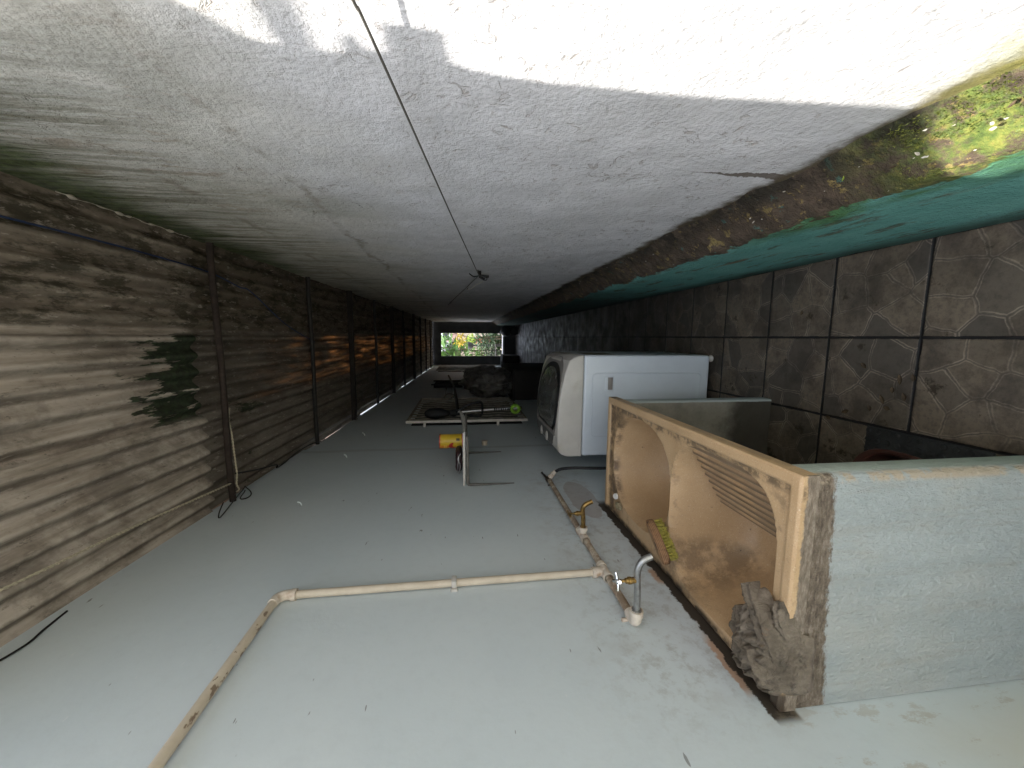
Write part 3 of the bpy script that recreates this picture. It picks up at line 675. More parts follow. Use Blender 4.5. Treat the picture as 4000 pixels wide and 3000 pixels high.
# supports
MB_ = MB().prism([(-.838, .691), (-.302, .691), (-.294, .693), (-.287, .700), (-.284, .709), (-.284, .758), (-.288, .766), (-.296, .768), (-.322, .768), (-.324, .738), (-.838, .738)], 2, 0, .806)
pr = tag(MB_.build('sink_pier', 'pier', angle=60), 'pale painted rendered pier under the near end of the sink', 'pier')
tag(MB().prism([(-.838, 1.735), (-.306, 1.735), (-.303, 1.738), (-.303, 1.795), (-.838, 1.795)], 2, 0, .806).build('sink_pier', 'cement'), 'bare cement slab under the far end of the sink', 'pier')

# things in the sink
tag(MB().lathe([(.0, 0), (.0125, 0), (.0135, .002), (.0135, .010), (.012, .0125), (.0, .013)], (-.735, 1.64, sink_z(-.735, 1.64)), (.15, -.35, 1), 20).box((-.7365, 1.628, .8505), (-.7335, 1.648, .8525)).build('drain_cap', 'white_cap'), 'small round white cap in the far corner of the sink', 'cap')
so = MB(); bm = bmesh.new(); bmesh.ops.create_icosphere(bm, subdivisions=3, radius=1)
for v in bm.verts:
    q = v.co * (1 + .35 * mn.noise(v.co * 2.2)); v.co = Vector((q.x * .016 - .765, q.y * .024 + 1.598, max(-.5, q.z) * .014 + sink_z(-.765, 1.598) + .007))
tag(so.bm(bm).build('soap_piece', 'soap'), 'small worn greenish soap lump behind the far basin', 'soap')

# brush: oval plywood back, standing on its side against the divider
def brush():
    c = Vector((-.712, 1.215, .872))
    # local frame: L long axis, W (up-ish), Nn from wood to bristle
    A = Vector((-.650, 1.222, .886)); B = Vector((-.722, 1.108, .886))
    L = (A - B).normalized(); Nn = Vector((.40, .06, -.91)); Nn = (Nn - L * Nn.dot(L)).normalized(); Wd = Nn.cross(L)
    mid = Vector((-.688, 1.166, .878))
    t = thing('scrub_brush', 'oval wooden scrubbing brush with yellow bristles on the sink divider', 'brush', tuple(mid))
    mat = Matrix((L, Wd, Nn)).transposed()
    k = 40; w = MB(); prof_ = [(0, .9), (.003, .985), (.008, 1), (.018, 1), (.023, .985), (.026, .94)]; V = []
    for h, s_ in prof_:
        for i in range(k):
            a = 2 * pi * i / k; V.append((.080 * s_ * math.copysign(abs(cos(a)) ** .85, cos(a)), .029 * s_ * math.copysign(abs(sin(a)) ** .9, sin(a)), h - .026))
    F = [(j * k + i, j * k + (i + 1) % k, (j + 1) * k + (i + 1) % k, (j + 1) * k + i) for j in range(len(prof_) - 1) for i in range(k)]
    F += [tuple(range(k))[::-1], tuple((len(prof_) - 1) * k + i for i in range(k))]
    w.add(V, F)
    ob = w.build('wooden_back', 'plywood', None, origin=(0, 0, 0)); ob.parent = t; ob.matrix_local = mat.to_4x4()
    b = MB(); rnd = random.Random(3)
    for i in range(13):
        for j in range(5):
            x = -.066 + .132 * i / 12; y = (-.021 + .042 * j / 4)
            if (x / .074) ** 2 + (y / .027) ** 2 > .98: continue
            for q in range(7):
                a = rnd.uniform(0, 2 * pi); rr = rnd.uniform(0, .0032)
                p0 = Vector((x + rr * cos(a), y + rr * sin(a), -.001)); ln = rnd.uniform(.024, .032)
                b.tube([p0, p0 + Vector((rnd.uniform(-.003, .003), rnd.uniform(-.003, .003), ln * .55)), p0 + Vector((rnd.uniform(-.008, .008), rnd.uniform(-.008, .008), ln))], [.0011, .0013, .0011], 4)
    ob = b.build('bristles', 'bristle', None, origin=(0, 0, 0)); ob.parent = t; ob.matrix_local = mat.to_4x4()
brush()

# rag: a crumpled heap with sashes of cloth folded over it
def rag():
    mb = MB(); nz = lambda a, b, c: mn.noise(Vector((a, b, c)))
    cx, cy = -.704, .728
    def base(r, t):
        w = 1 + .12 * sin(3 * t + 1) + .10 * sin(5 * t + .4) + .05 * sin(9 * t)
        x = .112 * w * r * cos(t); y = .088 * w * r * sin(t)
        sw = t * 1.0 + 3.2 * r + 1.2 * nz(x * 20, y * 20, 2)
        f = abs(sin(sw * 3.0)) ** .5
        z = SZ + .004 + .046 * (1 - r ** 2.6) + (.022 * (f - .55) + .010 * (1 - abs(nz(x * 30, y * 30, 7)) * 2)) * sst(1 - r, 0, .25)
        z += .004 * nz(x * 90, y * 90, 3)
        if r > .98: z = SZ - .002
        X = max(cx + x, -.834); Y = cy + y
        if Y < SY0: z -= (SY0 - Y) * 1.5
        return (X, Y, z)
    mb.grid(base, fr(.002, 1, 40), fr(0, 2 * pi, 120))
    def strip(pts, w0, w1, h, lift, seed, n_=36):
        path = bez([(x, y, SZ + lift + dz) for x, y, dz in pts], 12)
        L = len(path) - 1
        def g(u, s_):
            k = u * L; i = min(int(k), L - 1); p = path[i].lerp(path[i + 1], k - i)
            d = path[min(i + 1, L)] - path[max(i - 1, 0)]; d.z = 0; d = d.normalized() if d.length > 1e-6 else Vector((1, 0, 0)); sd = Vector((-d.y, d.x, 0))
            w = (w0 + (w1 - w0) * u) * (.55 + .45 * sin(pi * min(1, .12 + .88 * u))) * (1 + .22 * nz(u * 4, seed, 0))
            e = .35 * nz(u * 5, s_ * 1.3, seed)
            z = h * (1 - s_ * s_) * (1 + e) + .0065 * sin(s_ * 8 + u * 3 + seed) * (1 - abs(s_) ** 2) + .003 * sin(s_ * 17 - u * 6 + seed * 2) * (1 - abs(s_)) + .004 * nz(u * 14, s_ * 4, seed) + .0025 * nz(u * 34, s_ * 9, seed) - (.022 if abs(s_) > .999 else 0)
            q = p + sd * w * (s_ + .12 * nz(u * 7, s_ * 2, seed + 4)) + Vector((0, 0, z))
            q.x = max(q.x, -.834); return q
        mb.grid(g, fr(0, 1, n_ * 2), fr(-1, 1, 17))
    strip([(-.572, .780, -.012), (-.590, .752, .0), (-.605, .725, .008), (-.628, .702, .010), (-.660, .688, .004), (-.705, .680, -.008)], .010, .022, .016, .028, 1)
    strip([(-.566, .705, -.020), (-.588, .692, -.008), (-.612, .680, -.006), (-.648, .672, -.016)], .014, .012, .010, .020, 2)
    strip([(-.790, .790, -.012), (-.765, .770, .0), (-.735, .745, .006), (-.700, .720, .004), (-.680, .705, -.004)], .018, .016, .014, .030, 3)
    strip([(-.650, .800, -.014), (-.668, .785, .0), (-.672, .760, .004), (-.655, .735, .0), (-.640, .725, -.006)], .020, .014, .016, .026, 4)
    strip([(-.815, .745, -.026), (-.800, .712, -.012), (-.770, .690, -.004), (-.730, .676, -.006), (-.690, .672, -.018)], .020, .022, .018, .014, 5)
    strip([(-.700, .770, .0), (-.712, .745, .008), (-.735, .722, .006), (-.765, .712, -.006)], .012, .014, .010, .026, 9)
    strip([(-.735, .805, -.016), (-.720, .800, -.004), (-.690, .800, -.002), (-.660, .808, -.014)], .014, .014, .014, .018, 6)
    cur = [(-.625 - .032 + (.010 + .004 * a) * cos(a * 1.0 + .4), .722 + (.010 + .0035 * a) * sin(a + .4), SZ + .058 - .002 * a) for a in fr(0, 6.4, 26)]
    mb.tube(cur, [.0035 + .003 * sin(pi * i / 25) for i in range(26)], 8)
    def drape(p):
        p.x = -.705 + (p.x + .70) * .93; p.y += .003
        if p.y < .690: e = .690 - p.y; p.y = .690 - .45 * e; p.z -= .9 * e
        p.z = max(p.z, .790 if p.y < .690 else .838)
        return p
    mb.move(drape)
    ob = mb.build('rag', 'rag', angle=180)
    tag(ob, 'crumpled dirty grey brown rag on the near corner of the sink', 'rag')
rag()

# ------------------------------------------------------------------ pipes and taps
wp = thing('water_pipe', 'stained cream water pipe running along and up the grey wall', 'pipe', (-.825, 1.4, 1.055))
PX, PZ = XL + .0165, 1.055
def pipe(a, b): MB().tube([a, Vector(a).lerp(Vector(b), .5), b], .0125, 18).build('pipe_run', 'pvc', wp)
pipe((PX, 2.10, PZ), (PX, 1.50, PZ)); pipe((PX, 1.44, PZ), (PX, 1.25, PZ)); pipe((PX, 1.185, PZ), (PX, 1.0, PZ))
pipe((PX, 1.218, PZ + .03), (PX, 1.217, 2.105)); pipe((PX, 1.185, 2.137), (PX, .10, 2.143))
def fit(parts, name, mt='pvc_white'):
    mb = MB()
    for a, b, r in parts: mb.tube([a, b], r, 18)
    return mb.build(name, mt, wp)
fit([((PX, 1.515, PZ), (PX, 1.425, PZ), .0155), ((PX, 1.515, PZ), (PX, 1.500, PZ), .0182), ((PX, 1.440, PZ), (PX, 1.425, PZ), .0182), ((PX, 1.47, PZ), (PX + .036, 1.47, PZ), .0155), ((PX + .024, 1.47, PZ), (PX + .038, 1.47, PZ), .0185)], 'tee_joint')
fit([((PX, 1.258, PZ), (PX, 1.178, PZ), .0155), ((PX, 1.258, PZ), (PX, 1.243, PZ), .0182), ((PX, 1.193, PZ), (PX, 1.178, PZ), .0182), ((PX, 1.218, PZ), (PX, 1.218, PZ + .045), .0155), ((PX, 1.218, PZ + .03), (PX, 1.218, PZ + .047), .0185)], 'tee_joint')
MB().tube(bez([(PX, 1.217, 2.085), (PX, 1.217, 2.115), (PX, 1.205, 2.133), (PX, 1.18, 2.138)], 5), .0158, 18).tube([(PX, 1.217, 2.082), (PX, 1.217, 2.098)], .0182, 18).build('elbow', 'pvc_white', wp)
MB().tube(bez([(PX, 1.015, PZ), (PX, .985, PZ), (PX + .012, .972, PZ), (PX + .04, .970, PZ)], 5), .0165, 18).tube([(PX + .024, .970, PZ), (PX + .04, .970, PZ)], .0195, 18).tube([(PX - .012, 1.00, PZ + .012), (PX - .012, 1.00, PZ + .03)], .006, 10).build('elbow', 'pvc_white', wp)
MB().box((PX - .016, 1.200, 1.575), (PX + .0155, 1.236, 1.592), .003).box((PX - .016, 1.190, 1.572), (PX - .006, 1.200, 1.595), .002).build('pipe_clip', 'shelf_white', wp)
MB().tube([(PX - .012, 2.06, PZ - .012), (PX - .012, 1.90, PZ - .014)], .0035, 8).tube([(PX - .01, 2.05, PZ - .016), (PX - .01, 2.05, PZ + .02)], .004, 8).build('pipe_bracket', 'rust_pipe', wp)

def tap(name, label, y, x0, body_len, mt, hmt, r, hstyle):
    t = thing(name, label, 'tap', (x0, y, PZ))
    xe = x0 + body_len
    b = MB()
    xs = x0 + body_len * .62
    b.tube(bez([(x0, y, PZ), (x0 + body_len * .4, y - .001, PZ + .001), (xs, y - .002, PZ + .004), (xs + body_len * .22, y - .004, PZ + .004), (xe, y - .006, PZ - .008), (xe + .011, y - .006, PZ - .034)], 6), r, 16)
    b.tube([(x0, y, PZ), (x0 + .006, y, PZ)], r * 1.45, 16)
    b.build('body', mt, t)
    MB().lathe([(r * .9, 0), (r * .95, .012), (r * 1.1, .013), (r * 1.1, .021), (r * .85, .022), (r * .8, .029), (r * .5, .031), (r * .45, .040), (r * .32, .042), (r * .32, .052)], (xs, y - .002, PZ + .010), (0, 0, 1), 18).build('bonnet', 'brass', t)
    h = MB(); zt = PZ + .062
    if hstyle == 'tee':
        h.tube([(xs, y - .024, zt), (xs, y - .012, zt + .001), (xs, y + .010, zt + .001), (xs, y + .022, zt)], [.0055, .0042, .0042, .0055], 12).lathe([(.0045, -.012), (.006, .004), (.001, .006)], (xs, y - .002, zt), (0, 0, 1), 12)
    else:
        for a in range(4):
            an = a * pi / 2 + .5; d = Vector((cos(an), sin(an), 0)); p = Vector((xs, y - .002, zt))
            h.tube([p + d * .003, p + d * .014 + Vector((0, 0, .001)), p + d * .024 + Vector((0, 0, .003))], [.0042, .0036, .0048], 10)
        h.lathe([(.0055, -.010), (.0075, -.002), (.007, .005), (.001, .007)], (xs, y - .002, zt), (0, 0, 1), 14)
    h.build('handle', hmt, t)
    return t
tap('brass_tap', 'tarnished brass tap with a T handle above the far basin', 1.47, PX + .034, .105, 'brass', 'brass', .0095, 'tee')
tap('chrome_tap', 'long dull chrome tap with a cross handle over the near basin', .970, PX + .038, .158, 'dull_chrome', 'chrome', .0095, 'cross')
hv = thing('hose_valve', 'dark hose valve with black hose at the end of the pipe', 'valve', (PX, 2.15, PZ))
MB().lathe([(.015, 0), (.016, .03), (.011, .032), (.011, .045), (.006, .047), (.005, .075)], (PX, 2.09, PZ), (0, 1, .12), 16).build('body', 'dark_brass', hv)
MB().tube([(PX, 2.165, PZ + .008), (PX + .002, 2.185, PZ + .012)], .005, 8).tube([(PX - .012, 2.188, PZ + .004), (PX, 2.186, PZ + .014), (PX + .018, 2.184, PZ + .028)], [.007, .005, .007], 8).build('handle', 'iron_dark', hv)
MB().tube([(PX, 2.12, PZ), (PX + .030, 2.10, PZ - .014)], .012, 14).tube([(PX + .018, 2.107, PZ - .009), (PX + .026, 2.102, PZ - .013)], .015, 14).tube([(PX + .034, 2.098, PZ - .016), (PX + .043, 2.093, PZ - .020)], .0145, 14).tube([(PX + .043, 2.093, PZ - .02), (PX + .058, 2.085, PZ - .034)], .0115, 14).build('hose_fitting', 'pvc_white', hv)
MB().tube(bez([(PX + .055, 2.087, PZ - .032), (PX + .075, 2.07, PZ - .06), (PX + .09, 2.04, PZ - .12), (PX + .092, 2.02, PZ - .22), (PX + .08, 2.05, PZ - .42), (PX + .07, 2.2, PZ - .7)], 8), .0085, 12).build('hose', 'black_rubber', hv)

# ------------------------------------------------------------------ washing machine
wm = thing('washing_machine', 'white top loading washing machine with oval dark glass lid', 'washing machine', (-.41, 2.525, 0))
WX0, WX1, WY0, WY1 = -.720, -.104, 2.2, 2.83
MB().box((WX0, WY0, .028), (WX1, WY1, .831), .016, 4).build('body', 'washer_white', wm)
bead = []
for (cx_, cz_, a0) in ((-.238, .752, 0), (-.575, .752, 90), (-.575, .11, 180), (-.238, .11, 270)):
    for a in fr(a0, a0 + 90, 6): bead.append((cx_ + .026 * cos(radians(a)), WY0 - .0005, cz_ + .026 * sin(radians(a))))
MB().tube(bead, .0032, 6, closed=True).build('panel_bead', 'washer_white', wm)
hd = MB().box((-.320, WY0 - .004, .646), (-.228, WY0 + .003, .700), .0035, 2).build('side_handle', 'washer_white', wm)
MB().box((-.311, WY0 - .0065, .654), (-.236, WY0 - .002, .684), .002, 2).build('recess', 'washer_taupe', hd)
PROF = [(-.104, .834), (-.107, .86), (-.116, .892), (-.137, .924), (-.217, .950), (-.309, .969), (-.392, .981), (-.476, .987), (-.560, .988), (-.657, .986), (-.690, .976), (-.708, .958), (-.720, .925), (-.721, .834)]
def ztop(x):
    for (a, za), (b, zb) in zip(PROF[1:], PROF[2:]):
        if b <= x <= a and a != b: return za + (zb - za) * (x - a) / (b - a)
    return .93
MB().prism(PROF, 1, WY0 - .003, WY1 + .003, .010).build('top_panel', 'washer_cream', wm, angle=30)
def plate(outline, z0, h, cen, rings=7):
    k = len(outline); V = []; F = []
    for i in range(rings + 1):
        s_ = i / rings
        for (x, y) in outline:
            xx = cen[0] + (x - cen[0]) * s_; yy = cen[1] + (y - cen[1]) * s_
            V.append((xx, yy, ztop(xx) + z0 + h * (1 if i < rings else .55)))
    for (x, y) in outline: V.append((x, y, ztop(x) + z0 - .004))
    for i in range(rings + 1):
        for j in range(k): F.append((i * k + j, i * k + (j + 1) % k, (i + 1) * k + (j + 1) % k, (i + 1) * k + j))
    return MB().add(V, F)
def dshape(cx, cy, ax, ay, cut, e=2.4, n_=48):
    out = []
    for i in range(n_):
        a = 2 * pi * i / n_; x = cx + ax * math.copysign(abs(cos(a)) ** (2 / e), cos(a)); y = cy + ay * math.copysign(abs(sin(a)) ** (2 / e), sin(a))
        out.append((max(x, cut), y))
    return out
lid = plate(dshape(-.39, 2.52, .268, .302, -.598, 3.0), -.001, .007, (-.38, 2.52)).build('lid', 'washer_taupe', wm, angle=30)
plate(dshape(-.40, 2.505, .240, .287, -.578, 2.4), .0045, .004, (-.38, 2.505)).build('lid_ring', 'black_rubber', lid, angle=30)
plate(dshape(-.405, 2.505, .212, .252, -.562, 2.3), .006, .0045, (-.38, 2.505)).build('lid_glass', 'glass', lid, angle=30)
bump_ = plate([(-.574, 2.29), (-.574, 2.75), (-.600, 2.80), (-.600, 2.25)], .006, .006, (-.586, 2.52)); bump_.build('lid_hinge', 'washer_taupe', lid)
pn = plate([(-.602, 2.29), (-.602, 2.82), (-.64, 2.825), (-.675, 2.815), (-.700, 2.78), (-.703, 2.55), (-.700, 2.37), (-.66, 2.32)], .000, .004, (-.65, 2.55)).build('control_panel', 'washer_panel', wm)
for y in (2.635, 2.465):
    MB().lathe([(.033, 0), (.033, .003), (.030, .007), (.024, .008), (.0, .008)], (-.655, y, ztop(-.655) + .003), (0, 0, 1), 28, .75).box((-.680, y - .003, ztop(-.655) + .0105), (-.632, y + .003, ztop(-.655) + .013), .001).build('knob', 'washer_knob', wm)
for (x, y) in ((-.125, 2.23), (-.70, 2.23), (-.125, 2.80), (-.70, 2.80)):
    MB().lathe([(.020, 0), (.022, .006), (.018, .012), (.014, .03)], (x, y, 0), (0, 0, 1), 16).build('foot', 'washer_cream', wm)
MB().box((WX1 - .001, 2.30, .60), (WX1 + .0012, 2.52, .79)).build('sticker', 'can_dark', wm)

# ------------------------------------------------------------------ shelf and what stands on it
sh = thing('wall_shelf', 'thin whitish wall shelf board on two steel brackets', 'shelf', (-.69, 2.46, 1.535))
bd = MB()
def shz(x, y): return 1.538 + .028 * sst(y, 2.45, 2.85) * sst(x, -.70, -.53) - .004 * sst(y, 2.15, 2.35)
def outl(y): return -.530 - .020 * sst(y, 2.72, 2.84) ** 2
ysb = fr(2.105, 2.84, 26); us = fr(0, 1, 16)
for off, fl in ((0, False), (.013, True)):
    bd.grid(lambda y, t: (-.838 + (outl(y) + .838) * t, y, shz(-.838 + (outl(y) + .838) * t, y) + off), ysb, us, fl)
nb = len(us)
for (i, j, i2, j2) in [(i, 0, i + 1, 0) for i in range(25)] + [(i, nb - 1, i + 1, nb - 1) for i in range(25)] + [(0, j, 0, j + 1) for j in range(nb - 1)] + [(25, j, 25, j + 1) for j in range(nb - 1)]:
    a, b = i * nb + j, i2 * nb + j2; o = 26 * nb; bd.f.append((a, b, b + o, a + o))
bd.build('board', 'shelf_white', sh, angle=40)
MB().box((-.56, 2.58, 1.530), (-.545, 2.76, 1.535)).build('handle_slot', 'shelf_under', sh)
for y in (2.10, 2.71):
    MB().tube(bez([(-.55, y, 1.527), (-.70, y, 1.526), (-.815, y, 1.524), (-.830, y, 1.512), (-.832, y, 1.48), (-.832, y, 1.26 if y < 2.4 else 1.275)], 6), [.0085] * 24 + [.0085 - .0055 * i / 6 for i in range(7)], 10).build('bracket', 'bracket_steel', sh)
cn = thing('yellow_tin', 'yellow and red tin standing on the shelf board', 'tin', (-.675, 2.47, 1.551))
CR = .047
MB().lathe([(CR - .002, 0), (CR, .002), (CR, .006), (CR - .0015, .008), (CR - .002, .05), (CR - .003, .075), (CR - .0015, .135), (CR, .140), (CR, .146)], (-.675, 2.47, 1.5515), (0, 0, 1), 36).build('tin_body', 'can_yellow', cn)
MB().lathe([(CR + .001, 0), (CR + .0015, .003), (CR + .001, .007), (CR - .003, .0075), (CR - .005, .005)], (-.675, 2.47, 1.6935), (0, 0, 1), 36).build('lid_rim', 'can_red', cn)
MB().lathe([(CR + .0008, 0), (CR + .0008, .006)], (-.675, 2.47, 1.5515), (0, 0, 1), 36).build('base_rim', 'can_red', cn)
def wrap(poly_fn, name, mt, off, us, vs_):
    # patch in (arc, height) wrapped on the tin, arc 0 faces the camera (-Y) and grows towards +X
    def g(u, v):
        s_, h = poly_fn(u, v); a = s_ / CR - pi / 2
        r = CR + off; return (-.675 + r * cos(a), 2.47 + r * sin(a), 1.5515 + h)
    MB().grid(g, us, vs_).build(name, mt, cn)
wrap(lambda u, v: (-.050 + .032 * u, .090 + .048 * v), 'orange_patch', 'can_orange', .0004, fr(0, 1, 10), fr(0, 1, 4))
def swoosh(u, v):
    a = pi * (.15 + .95 * u); w = .005 + .006 * sin(pi * u)
    r = .026 + w * (v - .5) * 2; return (-.022 + r * .85 * cos(a), .045 + r * 1.25 * sin(a))
wrap(swoosh, 'red_swoosh', 'can_red', .0007, fr(0, 1, 22), fr(0, 1, 4))
wrap(lambda u, v: (.012 + .016 * u, .020 + .022 * v), 'table_print', 'can_dark', .0007, fr(0, 1, 6), fr(0, 1, 3))
cu = bpy.data.curves.new('letters', 'FONT'); cu.body = 're'; cu.size = .040; cu.resolution_u = 3
tmp = bpy.data.objects.new('letters', cu); COL.objects.link(tmp); bpy.context.view_layer.update()
dg = bpy.context.evaluated_depsgraph_get(); tm = tmp.evaluated_get(dg).to_mesh()
lv = [v.co.copy() for v in tm.vertices]; lf = [tuple(p.vertices) for p in tm.polygons]
tmp.evaluated_get(dg).to_mesh_clear(); bpy.data.objects.remove(tmp)
lb = MB().add([(-.675 + (CR + .0012) * cos((p.x - .050) / CR - pi / 2), 2.47 + (CR + .0012) * sin((p.x - .050) / CR - pi / 2), 1.5515 + .102 + p.y) for p in lv], lf)
lb.build('lettering', 'can_letter', cn, smooth=False)
cs = thing('leather_case', 'dark maroon leather case lying beside the yellow tin', 'case', (-.745, 2.33, 1.55))
cm = MB(); bm = bmesh.new(); bmesh.ops.create_uvsphere(bm, u_segments=32, v_segments=16, radius=1)
for v in bm.verts:
    q = v.co; sg = lambda a, e: math.copysign(abs(a) ** e, a)
    v.co = Vector((sg(q.x, .6) * .066 - .748, sg(q.y, .6) * .10 + 2.33, sg(q.z, .55) * .021 + 1.575 + .003 * mn.noise(q * 3)))
cm.bm(bm).build('case_body', 'maroon_leather', cs)
MB().tube(bez([(-.81, 2.226, 1.575), (-.76, 2.222, 1.566), (-.72, 2.224, 1.580), (-.69, 2.235, 1.565)], 6), .0025, 6).tube(bez([(-.80, 2.224, 1.583), (-.75, 2.220, 1.580), (-.70, 2.226, 1.573)], 6), .002, 6).build('chain', 'dull_chrome', cs)

# hooks, ring on the wall
for (y, z, lb) in ((2.714, 2.352, 'small bent nail in the grey wall near the roof slit'), (1.94, 2.346, 'largest bent nail in the grey wall under the first roof beam'), (3.33, 2.38, 'small straight nail in the grey wall beyond the seam')):
    tag(MB().tube(bez([(XL - .01, y, z), (XL + .014, y - .003, z + .004), (XL + .020, y - .004, z + .010), (XL + .022, y - .004, z + .018)], 5), .0035, 8).build('wall_nail', 'house'), lb, 'nail', 'nails in the grey wall')
tag(MB().tube([(XL - .005, 2.93, 1.382), (XL + .030, 2.93, 1.382)], .022, 18).tube([(XL + .028, 2.93, 1.382), (XL + .034, 2.93, 1.382)], .024, 18).build('pipe_stub', 'pvc'), 'capped brown pipe stub in the grey wall below the shelf', 'pipe')

# ------------------------------------------------------------------ window grilles
def grille(y0, y1, z0, z1, label, nb_, depth=.055, edge=True):
    t = thing('window_grille', label, 'grille', (XL, (y0 + y1) / 2, z0))
    MB().box((XL - .002, y0 + .06, z0 + .04), (XL + .004, y1 - .02, z1 - .04)).build('window_pane', 'dark_void', t)
    xo = XL + depth
    for k in range(nb_):
        y = y0 + .05 + (y1 - y0 - .08) * (k + .5) / nb_
        pts = fr(z0 + .015, z1 - .015, 60); ph = .35 * k
        MB().grid(lambda z, s_: (xo - .012 + .012 * s_, y + .016 * sin(z * 2 * pi / .23 + ph) + .030 * (s_ - .5), z), pts, [0, 1]).build('grille_bar', 'grille_cream', t)
    MB().box((xo - .018, y0, z0), (xo + .006, y0 + .018, z1), .002).build('near_post', 'grille_edge', t)
    MB().box((xo - .018, y1 - .016, z0), (xo + .004, y1, z1), .002).build('far_post', 'grille_cream', t)
    for zz in (z0, z1 - .018): MB().box((xo - .018, y0 + .019, zz), (xo + .003, y1 - .017, zz + .018), .002).build('cross_rail', 'grille_cream', t)
    for z in (z0 + (z1 - z0) * .25, z0 + (z1 - z0) * .85) if edge else (z0 + (z1 - z0) * .5,):
        MB().box((XL - .002, y0 + .004, z - .012), (xo - .0185, y0 + .014, z + .012)).build('wall_stay', 'grille_edge', t)
    return t
grille(3.58, 4.93, .93, 2.075, 'cream wrought iron window grille with wavy bars beyond the shelf', 10)
grille(9.2, 10.9, .95, 2.17, 'dark far window grille near the end wall', 9, .05, False)
wf = thing('wall_rack', 'small dark metal rack high on the grey wall beyond the grille', 'rack', (XL, 6.6, 1.54))
MB().box((XL - .002, 6.38, 1.55), (XL + .05, 6.88, 2.02), .004).build('rack_panel', 'dark_void', wf)
for yy in (6.36, 6.9): MB().tube([(XL + .055, yy, 1.52), (XL + .055, yy, 2.06)], .012, 8).build('rack_post', 'iron_dark', wf)

# string trimmer hanging on the grille
st = thing('string_trimmer', 'black and silver string trimmer with a lime green disc hung on the grille', 'trimmer', (-.72, 3.70, .97))
def on(u): return Vector((-.722 + .0 * u, 3.70, 1.91 - .94 * u))
def P3(x, y, z): return Vector((x, y, z))
MB().tube([P3(-.735, 3.70, 1.70), P3(-.712, 3.72, 1.30), P3(-.70, 3.73, 1.0)], .011, 12).build('shaft', 'aluminium', st)
bm = bmesh.new(); bmesh.ops.create_uvsphere(bm, u_segments=24, v_segments=16, radius=1)
for v in bm.verts:
    q = v.co.copy(); w = .052 + .012 * q.z
    v.co = Vector((q.x * w - .735, q.y * .05 + 3.69, q.z * .125 + 1.79))
MB().bm(bm).build('motor_housing', 'black_rubber', st)
MB().lathe([(.02, 0), (.034, .02), (.030, .06), (.018, .08)], (-.733, 3.70, 1.60), (0, 0, 1), 16).build('grip', 'black_rubber', st)
MB().tube(bez([P3(-.715, 3.69, 1.60), P3(-.655, 3.68, 1.50), P3(-.625, 3.67, 1.40), P3(-.640, 3.67, 1.365), P3(-.70, 3.69, 1.36), P3(-.755, 3.71, 1.365), P3(-.775, 3.71, 1.40), P3(-.76, 3.70, 1.50), P3(-.735, 3.69, 1.60)], 6), .011, 10).build('loop_handle', 'black_rubber', st)
for i in range(8):
    z = 1.245 - .022 * i; MB().tube([P3(-.710 + .0003 * i, 3.722, z), P3(-.7095, 3.7225, z - (.010 if i % 3 else .015))], .0122, 12).build('shaft_mark', 'black_rubber', st)
MB().tube([(-.705 + .034 * cos(a), 3.70 + .010 * sin(a), 1.035 + .034 * sin(a)) for a in fr(0, 2 * pi, 25)[:-1]], .017, 12, closed=True).build('line_disc', 'lime_plastic', st)
MB().lathe([(.013, 0), (.018, .006), (.018, .035), (.012, .04)], (-.70, 3.73, .965), (0, 0, 1), 14).build('end_cap', 'black_rubber', st)
rope('black_hose', [(-.715, 3.72, 1.60), (-.70, 4.3, 1.62), (-.71, 5.5, 1.675), (-.735, 6.6, 1.75), (-.76, 7.6, 1.82)], .017, 'black_rubber', 'thick black hose running from the trimmer along the grey wall', 'hose')
rope('dangling_cord', [(-.80, 4.9, 1.80), (-.79, 4.9, 1.70), (-.74, 4.92, 1.66), (-.73, 4.92, 1.75), (-.78, 4.9, 1.78), (-.80, 6.2, 1.80)], .005, 'iron_dark', 'thin dark looped cord above the black hose', 'cord')

# plastic wrapped heap on a dark cupboard
tag(MB().box((-.835, 5.0, 0), (-.44, 6.5, .86), .01).box((-.86, 4.98, .861), (-.42, 6.52, .89), .005).build('cupboard', 'dark_timber'), 'low dark wooden cupboard in the passage under the plastic heap', 'cupboard')
bm = bmesh.new(); bmesh.ops.create_icosphere(bm, subdivisions=5, radius=1)
for v in bm.verts:
    q = v.co.copy(); d = 1 + .22 * mn.noise(q * 1.7) + .12 * abs(mn.noise(q * 4 + Vector((3, 1, 2)))) * 2 + .05 * abs(mn.noise(q * 11))
    q = q * d; v.co = Vector((max(-.832, q.x * .20 - .62), q.y * .62 + 5.5, max(.892, q.z * .36 + 1.16)))
tag(MB().bm(bm).build('plastic_bundle', 'bag', angle=180), 'crumpled clear plastic bundle heaped against the grey wall', 'bundle')
# dark sack by the door
bm = bmesh.new(); bmesh.ops.create_icosphere(bm, subdivisions=4, radius=1)
for v in bm.verts:
    q = v.co * (1 + .12 * mn.noise(v.co * 2)); v.co = Vector((q.x * .15 + .17, q.y * .15 + 10.85, max(.0, q.z * .17 + .32)))
tag(MB().bm(bm).box((.06, 10.75, 0), (.28, 10.95, .2), .03).build('dark_sack', 'black_rubber', angle=180), 'round dark sack on a stool by the doorway', 'sack')
tag(MB().box((-.82, 10.4, 0), (-.5, 11.0, .42), .02).box((-.84, 10.38, .421), (-.48, 11.02, .46), .01).build('low_chest', 'dark_timber'), 'low dark chest left of the doorway', 'chest')

